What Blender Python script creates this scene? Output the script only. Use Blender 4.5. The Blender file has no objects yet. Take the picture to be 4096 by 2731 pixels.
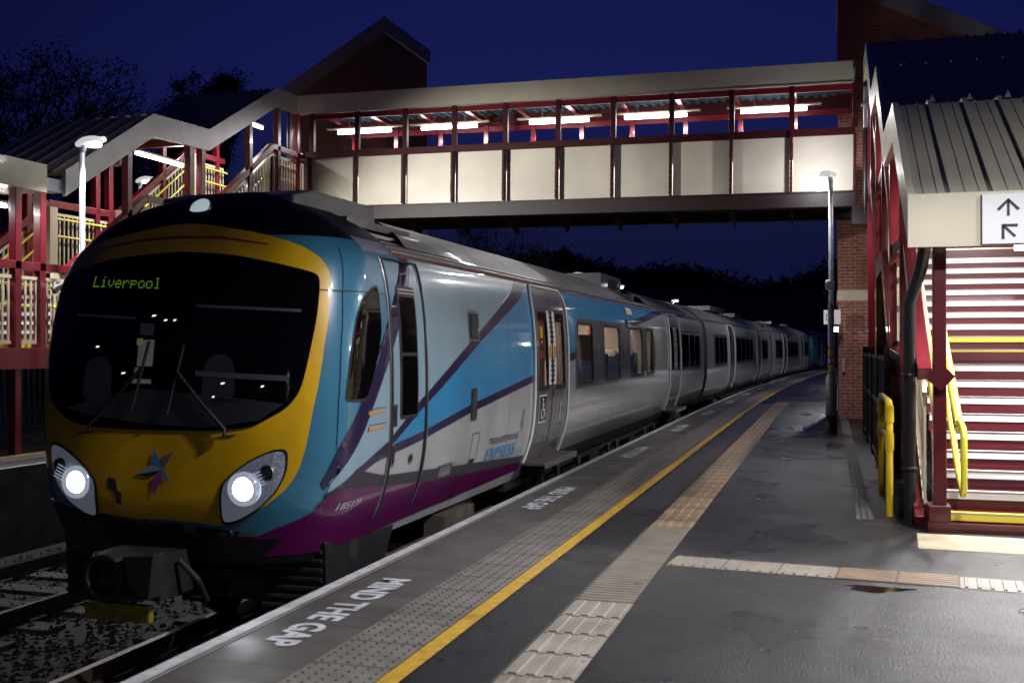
import bpy, bmesh, math, random
from mathutils import Vector, Matrix
R=math.radians; PI=math.pi
random.seed(7)
sc=bpy.context.scene
C=sc.collection
# ---------------------------------------------------------------- camera, sky, exposure
cd=bpy.data.cameras.new('camera'); cam=bpy.data.objects.new('camera',cd); C.objects.link(cam); sc.camera=cam
cd.sensor_width=36; cd.lens=37.5; cd.clip_start=.1; cd.clip_end=3000
cam.location=(0,0,1.6); cam.rotation_euler=(R(90.33),0,R(16.57))
cd.dof.use_dof=True; cd.dof.focus_distance=17; cd.dof.aperture_fstop=2.8
w=bpy.data.worlds.new('World'); sc.world=w; w.use_nodes=True
N=w.node_tree.nodes; L=w.node_tree.links; N.clear()
bg=N.new('ShaderNodeBackground'); out=N.new('ShaderNodeOutputWorld'); tc=N.new('ShaderNodeTexCoord')
sx=N.new('ShaderNodeSeparateXYZ'); rp=N.new('ShaderNodeValToRGB')
L.new(tc.outputs['Generated'],sx.inputs[0]); L.new(sx.outputs['Z'],rp.inputs[0]); 
dn=N.new('ShaderNodeVectorMath'); dn.operation='DOT_PRODUCT'; dn.inputs[1].default_value=(-math.sin(R(14)),math.cos(R(14)),.0); L.new(tc.outputs['Generated'],dn.inputs[0])
mr=N.new('ShaderNodeMapRange'); mr.interpolation_type='SMOOTHSTEP'; mr.inputs['From Min'].default_value=.80; mr.inputs['From Max'].default_value=.99; mr.inputs['To Min'].default_value=.42; mr.inputs['To Max'].default_value=1.02; L.new(dn.outputs['Value'],mr.inputs['Value'])
mm=N.new('ShaderNodeVectorMath'); mm.operation='SCALE'; L.new(rp.outputs[0],mm.inputs[0]); L.new(mr.outputs[0],mm.inputs['Scale'])
L.new(mm.outputs[0],bg.inputs[0]); L.new(bg.outputs[0],out.inputs[0])
e=rp.color_ramp.elements
e[0].position=0; e[0].color=(.0030,.0036,.030,1); e[1].position=.5; e[1].color=(.0050,.0062,.062,1)
k=e.new(.10); k.color=(.0056,.0072,.036,1); k=e.new(.24); k.color=(.0078,.0108,.080,1)
bg.inputs[1].default_value=1.0
sc.view_settings.view_transform='Standard'; sc.view_settings.look='None'; sc.view_settings.exposure=0; sc.view_settings.gamma=1
try:
    sc.cycles.use_denoising=True; sc.cycles.max_bounces=6; sc.cycles.diffuse_bounces=3; sc.cycles.glossy_bounces=3
    sc.cycles.transparent_max_bounces=6; sc.cycles.sample_clamp_indirect=4; sc.cycles.caustics_reflective=False; sc.cycles.caustics_refractive=False
except Exception: pass

# ---------------------------------------------------------------- helpers
MATS={}
def mat(name,col,rough=.5,metal=0,coat=0,var=0,vscale=4,bump=0,bscale=60,emit=None,estr=0,rvar=0,rscale=3,brick=None,spec=.5):
    m=bpy.data.materials.new(name); m.use_nodes=True; nt=m.node_tree; b=nt.nodes['Principled BSDF']
    b.inputs['Base Color'].default_value=(*col,1); b.inputs['Roughness'].default_value=rough; b.inputs['Metallic'].default_value=metal
    b.inputs['Coat Weight'].default_value=coat; b.inputs['Coat Roughness'].default_value=.06; b.inputs['Specular IOR Level'].default_value=spec
    t=nt.nodes.new('ShaderNodeTexCoord')
    def noise(s,d=5):
        n=nt.nodes.new('ShaderNodeTexNoise'); n.inputs['Scale'].default_value=s; n.inputs['Detail'].default_value=d; nt.links.new(t.outputs['Object'],n.inputs['Vector']); return n
    def ramp(src,a,bb,lo=.3,hi=.7):
        r=nt.nodes.new('ShaderNodeMapRange'); r.inputs['From Min'].default_value=lo; r.inputs['From Max'].default_value=hi
        r.inputs['To Min'].default_value=a; r.inputs['To Max'].default_value=bb; nt.links.new(src,r.inputs['Value']); return r.outputs[0]
    colsrc=None
    if brick:
        bt=nt.nodes.new('ShaderNodeTexBrick'); nt.links.new(t.outputs['UV'],bt.inputs['Vector'])
        bt.inputs['Scale'].default_value=1; bt.inputs['Brick Width'].default_value=brick[0]; bt.inputs['Row Height'].default_value=brick[1]; bt.inputs['Mortar Size'].default_value=brick[2]
        bt.inputs['Color1'].default_value=(*col,1); bt.inputs['Color2'].default_value=(*brick[3],1); bt.inputs['Mortar'].default_value=(*brick[4],1); bt.offset=brick[5] if len(brick)>5 else .5
        bt.inputs['Bias'].default_value=-.2
        colsrc=bt.outputs['Color']
    if var:
        n=noise(vscale); mx=nt.nodes.new('ShaderNodeMix'); mx.data_type='RGBA'; mx.blend_type='MULTIPLY'; mx.inputs[0].default_value=1
        if colsrc: nt.links.new(colsrc,mx.inputs[6])
        else: mx.inputs[6].default_value=(*col,1)
        nt.links.new(ramp(n.outputs[0],1-var,1+var*.6),mx.inputs[7]); colsrc=mx.outputs[2]
    if colsrc: nt.links.new(colsrc,b.inputs['Base Color'])
    if rvar:
        n=noise(rscale,6); nt.links.new(ramp(n.outputs[0],max(.03,rough-rvar),min(1,rough+rvar)),b.inputs['Roughness'])
    if bump or brick:
        bp=nt.nodes.new('ShaderNodeBump'); bp.inputs['Distance'].default_value=.01; bp.inputs['Strength'].default_value=bump or .4
        if brick: nt.links.new(bt.outputs['Fac'],bp.inputs['Height']); bp.invert=True
        else: nt.links.new(noise(bscale,4).outputs[0],bp.inputs['Height'])
        nt.links.new(bp.outputs[0],b.inputs['Normal'])
    if emit: b.inputs['Emission Color'].default_value=(*emit,1); b.inputs['Emission Strength'].default_value=estr
    MATS[name]=m; return m

class MB:
    def __init__(s): s.v=[];s.f=[];s.m=[];s.uv=[];s.ml=[];s.sm=[]
    def mi(s,m):
        m=MATS[m] if isinstance(m,str) else m
        if m not in s.ml: s.ml.append(m)
        return s.ml.index(m)
    def add(s,vs,fs,m,uvs=None,smooth=False):
        o=len(s.v); s.v+= [tuple(p) for p in vs]; k=s.mi(m)
        for i,f in enumerate(fs):
            s.f.append(tuple(o+j for j in f)); s.m.append(k); s.uv.append(uvs[i] if uvs else None); s.sm.append(smooth)
        return s
    def box(s,a,b,m):
        x0,x1=sorted((a[0],b[0]));y0,y1=sorted((a[1],b[1]));z0,z1=sorted((a[2],b[2]))
        return s.add([(x0,y0,z0),(x1,y0,z0),(x1,y1,z0),(x0,y1,z0),(x0,y0,z1),(x1,y0,z1),(x1,y1,z1),(x0,y1,z1)],
          [(0,3,2,1),(4,5,6,7),(0,1,5,4),(1,2,6,5),(2,3,7,6),(3,0,4,7)],m)
    def prism(s,poly,fn,d0,d1,m):   # poly of 2d points, fn(p,d)->3d
        n=len(poly); vs=[fn(p,d0) for p in poly]+[fn(p,d1) for p in poly]
        fs=[tuple(range(n))[::-1],tuple(range(n,2*n))]+[(i,(i+1)%n,n+(i+1)%n,n+i) for i in range(n)]
        return s.add(vs,fs,m)
    def bar(s,p,q,w,h,m,up=(0,0,1)):
        p=Vector(p);q=Vector(q);d=(q-p).normalized();u=Vector(up); r=d.cross(u)
        if r.length<1e-3: r=d.cross(Vector((1,0,0)))
        r.normalize();u=r.cross(d).normalized(); r=r*w/2;u=u*h/2
        vs=[p-r-u,p+r-u,p+r+u,p-r+u,q-r-u,q+r-u,q+r+u,q-r+u]
        return s.add(vs,[(0,1,2,3),(7,6,5,4),(0,4,5,1),(1,5,6,2),(2,6,7,3),(3,7,4,0)],m)
    def tube(s,pts,r,m,n=10,cap=True,r2=None):
        pts=[Vector(p) for p in pts]; rings=[]; prev=None
        for i,p in enumerate(pts):
            if i==0:d=pts[1]-p
            elif i==len(pts)-1:d=p-pts[i-1]
            else:d=(pts[i+1]-p).normalized()+(p-pts[i-1]).normalized()
            d.normalize()
            if prev is None:
                a=Vector((0,0,1)) if abs(d.z)<.9 else Vector((1,0,0)); x=d.cross(a).normalized()
            else: x=(prev-d*prev.dot(d)).normalized()
            prev=x; y=d.cross(x); rr=r if r2 is None else r+(r2-r)*i/(len(pts)-1)
            rings.append([p+x*math.cos(2*PI*k/n)*rr+y*math.sin(2*PI*k/n)*rr for k in range(n)])
        vs=[v for g in rings for v in g]; fs=[]
        for i in range(len(rings)-1):
            for k in range(n): fs.append((i*n+k,i*n+(k+1)%n,(i+1)*n+(k+1)%n,(i+1)*n+k))
        s.add(vs,fs,m,smooth=True)
        if cap: s.add(rings[0],[tuple(range(n))[::-1]],m); s.add(rings[-1],[tuple(range(n))],m)
        return s
    def lathe(s,prof,c,m,axis='z',n=20): # prof (r,h)
        vs=[]
        for r,h in prof:
            for k in range(n):
                a=2*PI*k/n; x,y=r*math.cos(a),r*math.sin(a)
                p={'z':(x,y,h),'x':(h,x,y),'y':(y,h,x)}[axis]; vs.append((c[0]+p[0],c[1]+p[1],c[2]+p[2]))
        fs=[(i*n+k,i*n+(k+1)%n,(i+1)*n+(k+1)%n,(i+1)*n+k) for i in range(len(prof)-1) for k in range(n)]
        return s.add(vs,fs,m,smooth=True)
    def bm(s,bm,m,fn,smooth=True,thick=None):
        vs=[fn(v.co.x,v.co.y) for v in bm.verts]; bm.verts.index_update()
        return s.add(vs,[tuple(v.index for v in f.verts) for f in bm.faces],m,smooth=smooth)
    def build(s,name,parent=None,bevel=0,loc=None):
        me=bpy.data.meshes.new(name); me.from_pydata(s.v,[],s.f)
        for m in s.ml: me.materials.append(m)
        uvl=me.uv_layers.new(name='UVMap').data
        for i,p in enumerate(me.polygons):
            p.material_index=s.m[i]; p.use_smooth=s.sm[i]
            u=s.uv[i]
            for j,li in enumerate(p.loop_indices):
                if u: uvl[li].uv=u[j]
                else:
                    n=p.normal;c=s.v[s.f[i][j]]; ax=max(range(3),key=lambda q:abs(n[q]))
                    uvl[li].uv=((c[1],c[2]),(c[0],c[2]),(c[0],c[1]))[ax]
        o=bpy.data.objects.new(name,me); C.objects.link(o)
        if parent: o.parent=parent
        if loc: o.location=loc
        if bevel:
            b=o.modifiers.new('bevel','BEVEL'); b.width=bevel; b.segments=2; b.limit_method='ANGLE'; b.angle_limit=R(40)
        return o
def tag(o,label=None,cat=None,group=None,kind=None):
    for k,v in (('label',label),('category',cat),('group',group),('kind',kind)):
        if v: o[k]=v
    return o
def thing(name,label,cat,loc=(0,0,0),rz=0,group=None):
    o=bpy.data.objects.new(name,None); C.objects.link(o); o.location=loc; o.rotation_euler=(0,0,rz); return tag(o,label,cat,group)
def copy_tree(o,parent=None):
    c=o.copy(); C.objects.link(c); c.parent=parent
    for ch in list(o.children): copy_tree(ch,c)
    return c
def light(kind,name,loc,energy,col=(1,.97,.92),size=.2,rot=(0,0,0),parent=None,sy=None,spot=None):
    l=bpy.data.lights.new(name,kind); l.energy=energy; l.color=col
    if kind=='AREA':
        l.size=size
        if sy: l.shape='RECTANGLE'; l.size_y=sy
    else: l.shadow_soft_size=size
    if spot: l.spot_size=spot; l.spot_blend=.6
    o=bpy.data.objects.new(name,l); C.objects.link(o); o.location=loc; o.rotation_euler=rot; o.parent=parent; o['kind']='helper'; return o
def cutpoly(poly,xs,ys):
    bm=bmesh.new()
    if isinstance(poly,bpy.types.Mesh): bm.from_mesh(poly)
    else: bm.faces.new([bm.verts.new((p[0],p[1],0)) for p in poly])
    if not bm.verts: return bm
    bmesh.ops.triangulate(bm,faces=[f for f in bm.faces if len(f.verts)>4],ngon_method='EAR_CLIP')
    lo=[min(v.co[i] for v in bm.verts) for i in (0,1)]; hi=[max(v.co[i] for v in bm.verts) for i in (0,1)]
    for ax,vals in ((0,xs),(1,ys)):
        for c in vals:
            if lo[ax]+1e-4<c<hi[ax]-1e-4:
                no=(1,0,0) if ax==0 else (0,1,0); co=(c,0,0) if ax==0 else (0,c,0)
                bmesh.ops.bisect_plane(bm,geom=bm.verts[:]+bm.edges[:]+bm.faces[:],dist=1e-5,plane_co=co,plane_no=no)
    bmesh.ops.triangulate(bm,faces=[f for f in bm.faces if len(f.verts)>4],ngon_method='EAR_CLIP')
    return bm
def textmesh(s,size,bold=0,shear=0,align='LEFT',space=1):
    cu=bpy.data.curves.new('t','FONT'); cu.body=s; cu.size=size; cu.offset=bold; cu.shear=shear; cu.align_x=align; cu.space_character=space; cu.resolution_u=3
    o=bpy.data.objects.new('t',cu); C.objects.link(o); bpy.context.view_layer.update()
    me=bpy.data.meshes.new_from_object(o.evaluated_get(bpy.context.evaluated_depsgraph_get()))
    bpy.data.objects.remove(o); bpy.data.curves.remove(cu); return me
def chaikin(p,n=2):
    for _ in range(n): p=[q for i in range(len(p)) for q in ((p[i][0]*.8+p[(i+1)%len(p)][0]*.2,p[i][1]*.8+p[(i+1)%len(p)][1]*.2),(p[i][0]*.2+p[(i+1)%len(p)][0]*.8,p[i][1]*.2+p[(i+1)%len(p)][1]*.8))]
    return p
def arc(Y): return 0 if Y<24 else (Y-24)**2/1272
def ring(c,r,n=20,ry=None): return [(c[0]+r*math.cos(2*PI*k/n),c[1]+(ry or r)*math.sin(2*PI*k/n)) for k in range(n)]

# ---------------------------------------------------------------- materials
mat('asphalt',(.009,.0095,.0115),.36,rvar=.16,rscale=.9,var=.75,vscale=55,bump=.9,bscale=75)
mat('asphalt_patch',(.022,.022,.03),.5,rvar=.15,var=.3,bump=.5,bscale=150)
mat('coping',(.095,.083,.074),.45,rvar=.15,rscale=2,var=.25,vscale=3,brick=(1.2,.8,.006,(.105,.094,.085),(.03,.027,.024),0))
mat('edge_white',(.62,.62,.62),.5,var=.3,vscale=9,bump=.2)
mat('tactile',(.21,.185,.16),.42,rvar=.12,var=.25,vscale=6)
mat('tile_joint',(.07,.06,.055),.6)
mat('yellow_line',(.62,.36,.03),.5,var=.3,vscale=14,bump=.25,bscale=90)
mat('guide_tile',(.27,.235,.185),.38,rvar=.12,var=.22,vscale=5)
mat('guide_tan',(.34,.24,.15),.42,rvar=.12,var=.22,vscale=5)
mat('cord_tile',(.50,.43,.28),.5,var=.2,vscale=5)
mat('letter_white',(.7,.7,.74),.5,var=.25,vscale=20)
mat('water',(.008,.007,.006),.12)
mat('concrete',(.16,.15,.14),.8,var=.3,vscale=3,bump=.4)
mat('plate_dim',(.22,.17,.01),.6,var=.5,vscale=12)  # yellow darkened to look dimly lit; the mottling is random
mat('ballast',(.05,.047,.047),.75,var=.6,vscale=30,bump=1,bscale=28)
mat('stone',(.075,.07,.07),.6,var=.5,vscale=20)
mat('rail_top',(.55,.55,.58),.22,1)
mat('rail_side',(.09,.06,.05),.8,var=.3)
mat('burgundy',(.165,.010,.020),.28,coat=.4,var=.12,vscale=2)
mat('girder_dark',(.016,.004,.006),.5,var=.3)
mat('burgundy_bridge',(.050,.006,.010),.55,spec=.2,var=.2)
mat('burgundy_dk',(.085,.007,.013),.35,coat=.3,var=.12)
mat('cream',(.62,.56,.42),.38,coat=.2,var=.06,vscale=1.5)
mat('fascia',(.68,.63,.50),.36,metal=.25,var=.08,vscale=1.5)
mat('fascia_grey',(.34,.335,.33),.38,metal=.3,var=.12,vscale=2)
mat('panel',(.74,.69,.58),.35,coat=.35,var=.12,vscale=1.2)
mat('roof_metal',(.42,.39,.31),.45,metal=.1,var=.1,vscale=2)
mat('deck_blue',(.06,.16,.24),.5)
mat('handrail',(.78,.70,.06),.35,coat=.4)
mat('yellow_paint',(.72,.50,.02),.35,coat=.4,var=.12)
mat('nosing_white',(.72,.72,.72),.35,var=.08)
mat('galv',(.42,.44,.48),.42,metal=.5,var=.12)
mat('black_steel',(.012,.012,.014),.4)
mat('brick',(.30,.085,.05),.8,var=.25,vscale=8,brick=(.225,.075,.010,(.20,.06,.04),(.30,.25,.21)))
mat('brick_shaded',(.20,.065,.045),.8,var=.25,vscale=8,brick=(.225,.075,.010,(.13,.045,.035),(.20,.17,.15)))  # shaded copy of brick, its unlit look put into the colour
mat('stone_band',(.55,.50,.38),.6,var=.1)
mat('sign_white',(.75,.75,.75),.4)
mat('sign_ink',(.02,.02,.025),.5)
mat('leaf',(.02,.03,.015),.7)
mat('coupler_dark',(.020,.017,.014),.6,var=.5,vscale=9)
mat('bark',(.03,.025,.02),.9)
mat('wood_mass',(.018,.024,.014),.9)
mat('earth',(.03,.035,.02),.95,var=.4,vscale=.5)
mat('tube_lamp',(1,1,1),.4,emit=(1,.97,.98),estr=14)
mat('lamp_lens',(1,1,1),.4,emit=(1,.95,1),estr=14)
mat('lamp_shell',(.6,.6,.6),.4,emit=(.9,.9,.88),estr=.6)
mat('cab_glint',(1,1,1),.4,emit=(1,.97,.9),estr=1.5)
mat('lamp_far',(1,1,1),.4,emit=(.9,1,.95),estr=30)
# train
def paint(n,c,r=.3,coat=.8,metal=0,**k): return mat(n,c,r,metal=metal,coat=coat,var=k.pop('var',.10),vscale=2.5,**k)
paint('t_yellow',(.78,.44,.003),.4,.45,var=.22)
paint('t_teal',(.045,.19,.30))
paint('t_pale',(.30,.44,.52),metal=.1)
paint('t_blue',(.04,.26,.50))
paint('t_silver',(.44,.45,.46),metal=.15)
paint('t_grey',(.11,.11,.125))
paint('t_navy',(.022,.014,.06))
paint('t_purple',(.10,.007,.075))
paint('t_dome',(.004,.004,.006),.5,.0,spec=.15)
paint('t_roof',(.26,.26,.27),.5,.05,metal=.3,var=.3)
paint('t_red',(.35,.03,.01))
mat('t_under',(.02,.018,.016),.7,var=.5,vscale=6,bump=.5,bscale=20)
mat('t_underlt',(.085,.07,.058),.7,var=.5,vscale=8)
mat('t_skirt',(.009,.010,.011),.45,var=.3)
mat('t_glass',(.0025,.0025,.003),.05,spec=.35)
mat('t_cabdark',(.013,.013,.016),.5,emit=(.5,.5,.6),estr=.004)
mat('t_rubber',(.012,.012,.013),.55)
mat('t_metal',(.45,.45,.44),.3,1)
mat('t_white',(.75,.75,.75),.4)
mat('t_logoblue',(.07,.25,.50),.4); mat('t_logogrey',(.04,.035,.045),.4); mat('t_logopurple',(.22,.06,.30),.4); mat('t_logored',(.45,.05,.10),.4); mat('t_orange',(.60,.25,.05),.5)
mat('lens_glass',(.55,.58,.66),.16,coat=1,metal=.9,bump=.8,bscale=28,emit=(.5,.55,.75),estr=.10)
mat('head_lamp',(1,1,1),.3,emit=(.88,.93,1),estr=14)
mat('t_logogrey2',(.16,.15,.14),.4)
mat('reflector',(.7,.75,.85),.15,metal=1,emit=(.75,.82,1),estr=.35)
mat('spot_glass',(.6,.7,.72),.15,coat=1,emit=(.7,.85,.9),estr=.5)
mat('led',(.05,.1,0),.5,emit=(.45,1,.08),estr=.32)
mat('interior',(.55,.5,.46),.6); mat('int_brown',(.30,.16,.12),.6); mat('seat_cloth',(.03,.04,.10),.9); mat('int_lamp',(1,1,1),.5,emit=(1,.85,.7),estr=9)
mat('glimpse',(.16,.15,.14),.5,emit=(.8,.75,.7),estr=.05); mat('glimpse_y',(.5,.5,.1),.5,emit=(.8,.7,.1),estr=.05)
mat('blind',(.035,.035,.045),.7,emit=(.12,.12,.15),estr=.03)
# clear tinted window glass
g=bpy.data.materials.new('window_glass'); g.use_nodes=True; nt=g.node_tree; nt.nodes.remove(nt.nodes['Principled BSDF'])
tr=nt.nodes.new('ShaderNodeBsdfTransparent'); tr.inputs[0].default_value=(.55,.52,.50,1); gl=nt.nodes.new('ShaderNodeBsdfGlossy'); gl.inputs['Roughness'].default_value=.03
fr=nt.nodes.new('ShaderNodeFresnel'); fr.inputs[0].default_value=1.5; mx=nt.nodes.new('ShaderNodeMixShader')
nt.links.new(fr.outputs[0],mx.inputs[0]); nt.links.new(tr.outputs[0],mx.inputs[1]); nt.links.new(gl.outputs[0],mx.inputs[2]); nt.links.new(mx.outputs[0],nt.nodes['Material Output'].inputs[0]); MATS['window_glass']=g
# ================================================================ ground and platforms
def strip(mb,u0,u1,y0,y1,z,m,step=1.5,z2=None):  # follows the platform curve
    ys=[y0]
    while ys[-1]<y1-1e-6: ys.append(min(y1,ys[-1]+step))
    vs=[];uv=[]
    for y in ys: a=arc(y); vs+=[(u0+a,y,z),(u1+a,y,z if z2 is None else z2)]
    fs=[];us=[]
    for i in range(len(ys)-1):
        fs.append((2*i,2*i+1,2*i+3,2*i+2)); us.append([(u0,ys[i]),(u1,ys[i]),(u1,ys[i+1]),(u0,ys[i+1])])
    return mb.add(vs,fs,m,us)
def wallstrip(mb,u,y0,y1,za,zb,m,step=1.5):
    ys=[y0]
    while ys[-1]<y1-1e-6: ys.append(min(y1,ys[-1]+step))
    vs=[]
    for y in ys: vs+=[(u+arc(y),y,za),(u+arc(y),y,zb)]
    return mb.add(vs,[(2*i,2*i+2,2*i+3,2*i+1) for i in range(len(ys)-1)],m)
g=MB(); g.add([(-1500,-60,-1.35),(1500,-60,-1.35),(1500,1800,-1.35),(-1500,1800,-1.35)],[(0,1,2,3)],'earth'); tag(g.build('ground'),kind='structure')
g=MB(); strip(g,-10.2,-3.4,-3,125,-1.10,'ballast'); tag(g.build('track_bed'),kind='structure')
g=MB(); strip(g,-2.08,14,-4,125,0,'asphalt'); wallstrip(g,14,-4,125,-1.3,0,'concrete'); tag(g.build('platform'),kind='structure')
g=MB(); strip(g,-3.10,-2.52,-4,125,.004,'coping'); strip(g,-3.16,-3.10,-4,125,.004,'tile_joint')
strip(g,-3.15,-3.14,-4,125,.010,'edge_white'); strip(g,-3.125,-3.117,-4,125,.008,'edge_white')
wallstrip(g,-3.24,-4,125,-.16,.004,'concrete'); wallstrip(g,-3.12,-4,125,-1.3,-.16,'concrete'); strip(g,-3.24,-3.12,-4,125,-.16,'concrete')
tag(g.build('platform_edge_slabs'),kind='structure')
g=MB(); strip(g,-3.24,-3.16,-4,125,.0065,'edge_white'); tag(g.build('white_edge_line'),kind='structure')
g=MB(); strip(g,-2.08,-1.975,-4,125,.005,'yellow_line'); tag(g.build('yellow_line'),kind='structure')
# blister paving
g=MB(); strip(g,-2.52,-2.085,-4,125,.006,'tactile')
y=3.2; T=.43
while y<30:
    a=arc(y); g.box((-2.52+a,y-.004,.0055),(-2.085+a,y+.004,.0075),'tile_joint')
    if y<19:
        for i in range(6):
            for j in range(6):
                x=-2.52+.036+i*.0725; yy=y+.036+j*.0717; r=.0105; n=8
                vs=[(x+r*math.cos(2*PI*k/n),yy+r*math.sin(2*PI*k/n),.0062) for k in range(n)]+[(x+r*.6*math.cos(2*PI*k/n),yy+r*.6*math.sin(2*PI*k/n),.0115) for k in range(n)]
                g.add(vs,[(k,(k+1)%n,n+(k+1)%n,n+k) for k in range(n)]+[tuple(range(n,2*n))],'tile_joint')  # dark colour stands in for the wet shading on the blisters
    y+=T
tag(g.build('tactile_paving'),kind='structure')
# guidance path
g=MB(); strip(g,-1.54,-1.17,-4,6.6,.004,'guide_tile'); strip(g,-1.54,-1.17,6.6,9.5,.004,'tile_joint'); strip(g,-1.54,-1.17,9.5,32.2,.004,'guide_tan')
strip(g,-1.56,-1.54,-4,9.5,.0025,'tile_joint')
def ribtile(x0,x1,y0,y1,n,along,m):
    for i in range(n):
        if along=='y':
            c=x0+(i+.5)*(x1-x0)/n; h=(x1-x0)/n*.30; g.prism([(c-h,.003),(c-h*.7,.011),(c+h*.7,.011),(c+h,.003)],lambda p,d:(p[0],d,p[1]),y0+.02,y1-.02,m)
        else:
            c=y0+(i+.5)*(y1-y0)/n; h=(y1-y0)/n*.27; g.prism([(c-h,.003),(c-h*.7,.012),(c+h*.7,.012),(c+h,.003)],lambda p,d:(d,p[0],p[1]),x0+.008,x1-.008,m)
y=3.0
while y<6.55: ribtile(-1.54,-1.17,y,y+.4,4,'y','guide_tile'); g.box((-1.54,y-.005,.004),(-1.17,y+.005,.0055),'tile_joint'); y+=.4
ribtile(-1.54,-1.17,6.6,9.5,40,'x','guide_tile')
y=9.5
while y<24: ribtile(-1.54,-1.17,y,y+.4,4,'y','guide_tan'); g.box((-1.54,y-.006,.004),(-1.17,y+.006,.0055),'tile_joint'); y+=.4
strip(g,-1.17,.2,30.9,31.1,.004,'guide_tan')
tag(g.build('guidance_paving'),kind='structure')
# cross path, slightly skewed: local x runs to the right
g=MB(); g.add([(0,0,.004),(5.5,0,.004),(5.5,.38,.004),(0,.38,.004)],[(0,1,2,3)],'guide_tile')
x=.0;i=0
def crib(x0,x1,y0,y1,n,ax,m):
    for i in range(n):
        if ax=='y':
            c=x0+(i+.5)*(x1-x0)/n; h=.013; g.prism([(c-h,.003),(c-h*.7,.011),(c+h*.7,.011),(c+h,.003)],lambda p,d:(p[0],d,p[1]),y0+.03,y1-.03,m)
        else:
            c=y0+(i+.5)*(y1-y0)/n; h=.018; g.prism([(c-h,.003),(c-h*.7,.012),(c+h*.7,.012),(c+h,.003)],lambda p,d:(d,p[0],p[1]),x0+.01,x1-.01,m)
while x<5.3:
    if i in (3,4): g.box((x+.003,0,.004),(x+.397,.38,.005),'tile_joint'); crib(x,x+.4,0,.38,6,'x','guide_tan')
    else: crib(x,x+.4,0,.38,5,'y','guide_tile')
    g.box((x-.004,0,.0035),(x+.004,.38,.0056),'tile_joint'); x+=.4;i+=1
o=g.build('cross_guidance_paving',loc=(-1.16,7.85,0)); o.rotation_euler=(0,0,R(-5.5)); tag(o,kind='structure')
# corduroy at stair foot
g=MB(); g.add([(0,0,.004),(3.2,0,.004),(3.2,.72,.004),(0,.72,.004)],[(0,1,2,3)],'cord_tile')
for i in range(14):
    c=.03+i*.051; h=.014; g.prism([(c-h,.003),(c-h*.6,.010),(c+h*.6,.010),(c+h,.003)],lambda p,d:(d,p[0],p[1]),.01,3.19,'cord_tile')
for k in range(1,8): g.box((k*.4-.003,0,.0035),(k*.4+.003,.72,.0055),'tile_joint')
o=g.build('stair_foot_corduroy',loc=(.68,9.08,0)); o.rotation_euler=(0,0,R(-3)); tag(o,kind='structure')
# darker relaid asphalt patches and seams
g=MB(); g.add([(-1.13,13.5,.002),(.35,13.5,.002),(.35,13.62,.002),(-1.13,13.52,.002)],[(0,1,2,3)],'asphalt_patch')
g.add([(-1.1,10.32,.002),(.6,10.18,.002),(.6,10.20,.002),(-1.1,10.345,.002)],[(0,1,2,3)],'tile_joint')
strip(g,-1.94,-1.58,10.5,31,.002,'asphalt_patch'); g.box((-.75,17.5,.001),(-.05,19.6,.003),'asphalt_patch'); tag(g.build('asphalt_repairs'),kind='structure')
# cable duct cover
g=MB()
for k in range(3): strip(g,.24+k*.055,.28+k*.055,10.45,25,.004+.001*(k==1),'concrete')
tag(g.build('cable_duct_cover'),kind='structure')
# puddle by the cross path
g=MB(); pts=[]
for k in range(36):
    a=2*PI*k/36; r=1+.22*math.sin(3*a+1)+.12*math.sin(7*a); pts.append((.30+.20*r*math.cos(a),7.52+.13*r*math.sin(a)*(1 if math.sin(a)<0 else .35),.0028))
g.add(pts,[tuple(range(36))],'water'); tag(g.build('puddle'),kind='stuff')
# opposite platform
def stripL(mb,u0,u1,y0,y1,z,m): strip(mb,u0,u1,y0,y1,z,m)
g=MB(); strip(g,-30,-10.98,-5,125,0,'asphalt'); strip(g,-10.98,-10.4,-5,125,.004,'coping'); strip(g,-10.5,-10.4,-5,125,.008,'edge_white'); wallstrip(g,-10.4,-5,125,-1.3,.004,'concrete'); strip(g,-11.5,-11.02,-5,125,.004,'tactile'); strip(g,-11.6,-11.5,-5,125,.004,'yellow_line'); strip(g,-12.3,-11.95,-5,60,.004,'guide_tan')
tag(g.build('opposite_platform'),kind='structure')
# rails, sleepers
for u in (-5.60,-4.16,-7.55,-9.10):
    g=MB(); wallstrip(g,u-.035,-3,125,-1.05,-.915,'rail_side'); wallstrip(g,u+.035,-3,125,-1.05,-.915,'rail_side'); strip(g,u-.035,u+.035,-3,125,-.915,'rail_top'); strip(g,u-.08,u+.08,-3,125,-1.045,'rail_side')
    tag(g.build('rail'),kind='structure')
g=MB()
for k in range(130):
    y=-2+k*.65
    for c in (-4.88,-8.32): g.box((c-1.25+arc(y),y,-1.16),(c+1.25+arc(y),y+.26,-1.062),'concrete')
tag(g.build('sleepers'),kind='structure')
g=MB(); rnd=random.Random(3)
for k in range(9000):
    x=rnd.uniform(-9.9,-3.5); y=rnd.uniform(4.2,16) if k%3 else rnd.uniform(4.2,9); s=rnd.uniform(.018,.045)
    if min(abs(x-u) for u in (-5.60,-4.16,-7.55,-9.10))<.1: continue
    c=Vector((x,y,-1.085+rnd.random()*.02)); vs=[c+Vector((dx*rnd.uniform(.5,1.2),dy*rnd.uniform(.5,1.2),dz*rnd.uniform(.5,1.1)))*s for dx,dy,dz in ((1,0,0),(0,1,0),(-1,0,0),(0,-1,0),(0,0,1))]
    g.add(vs,[(0,1,4),(1,2,4),(2,3,4),(3,0,4)],'stone')
tag(g.build('ballast_stones'),kind='stuff')
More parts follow.
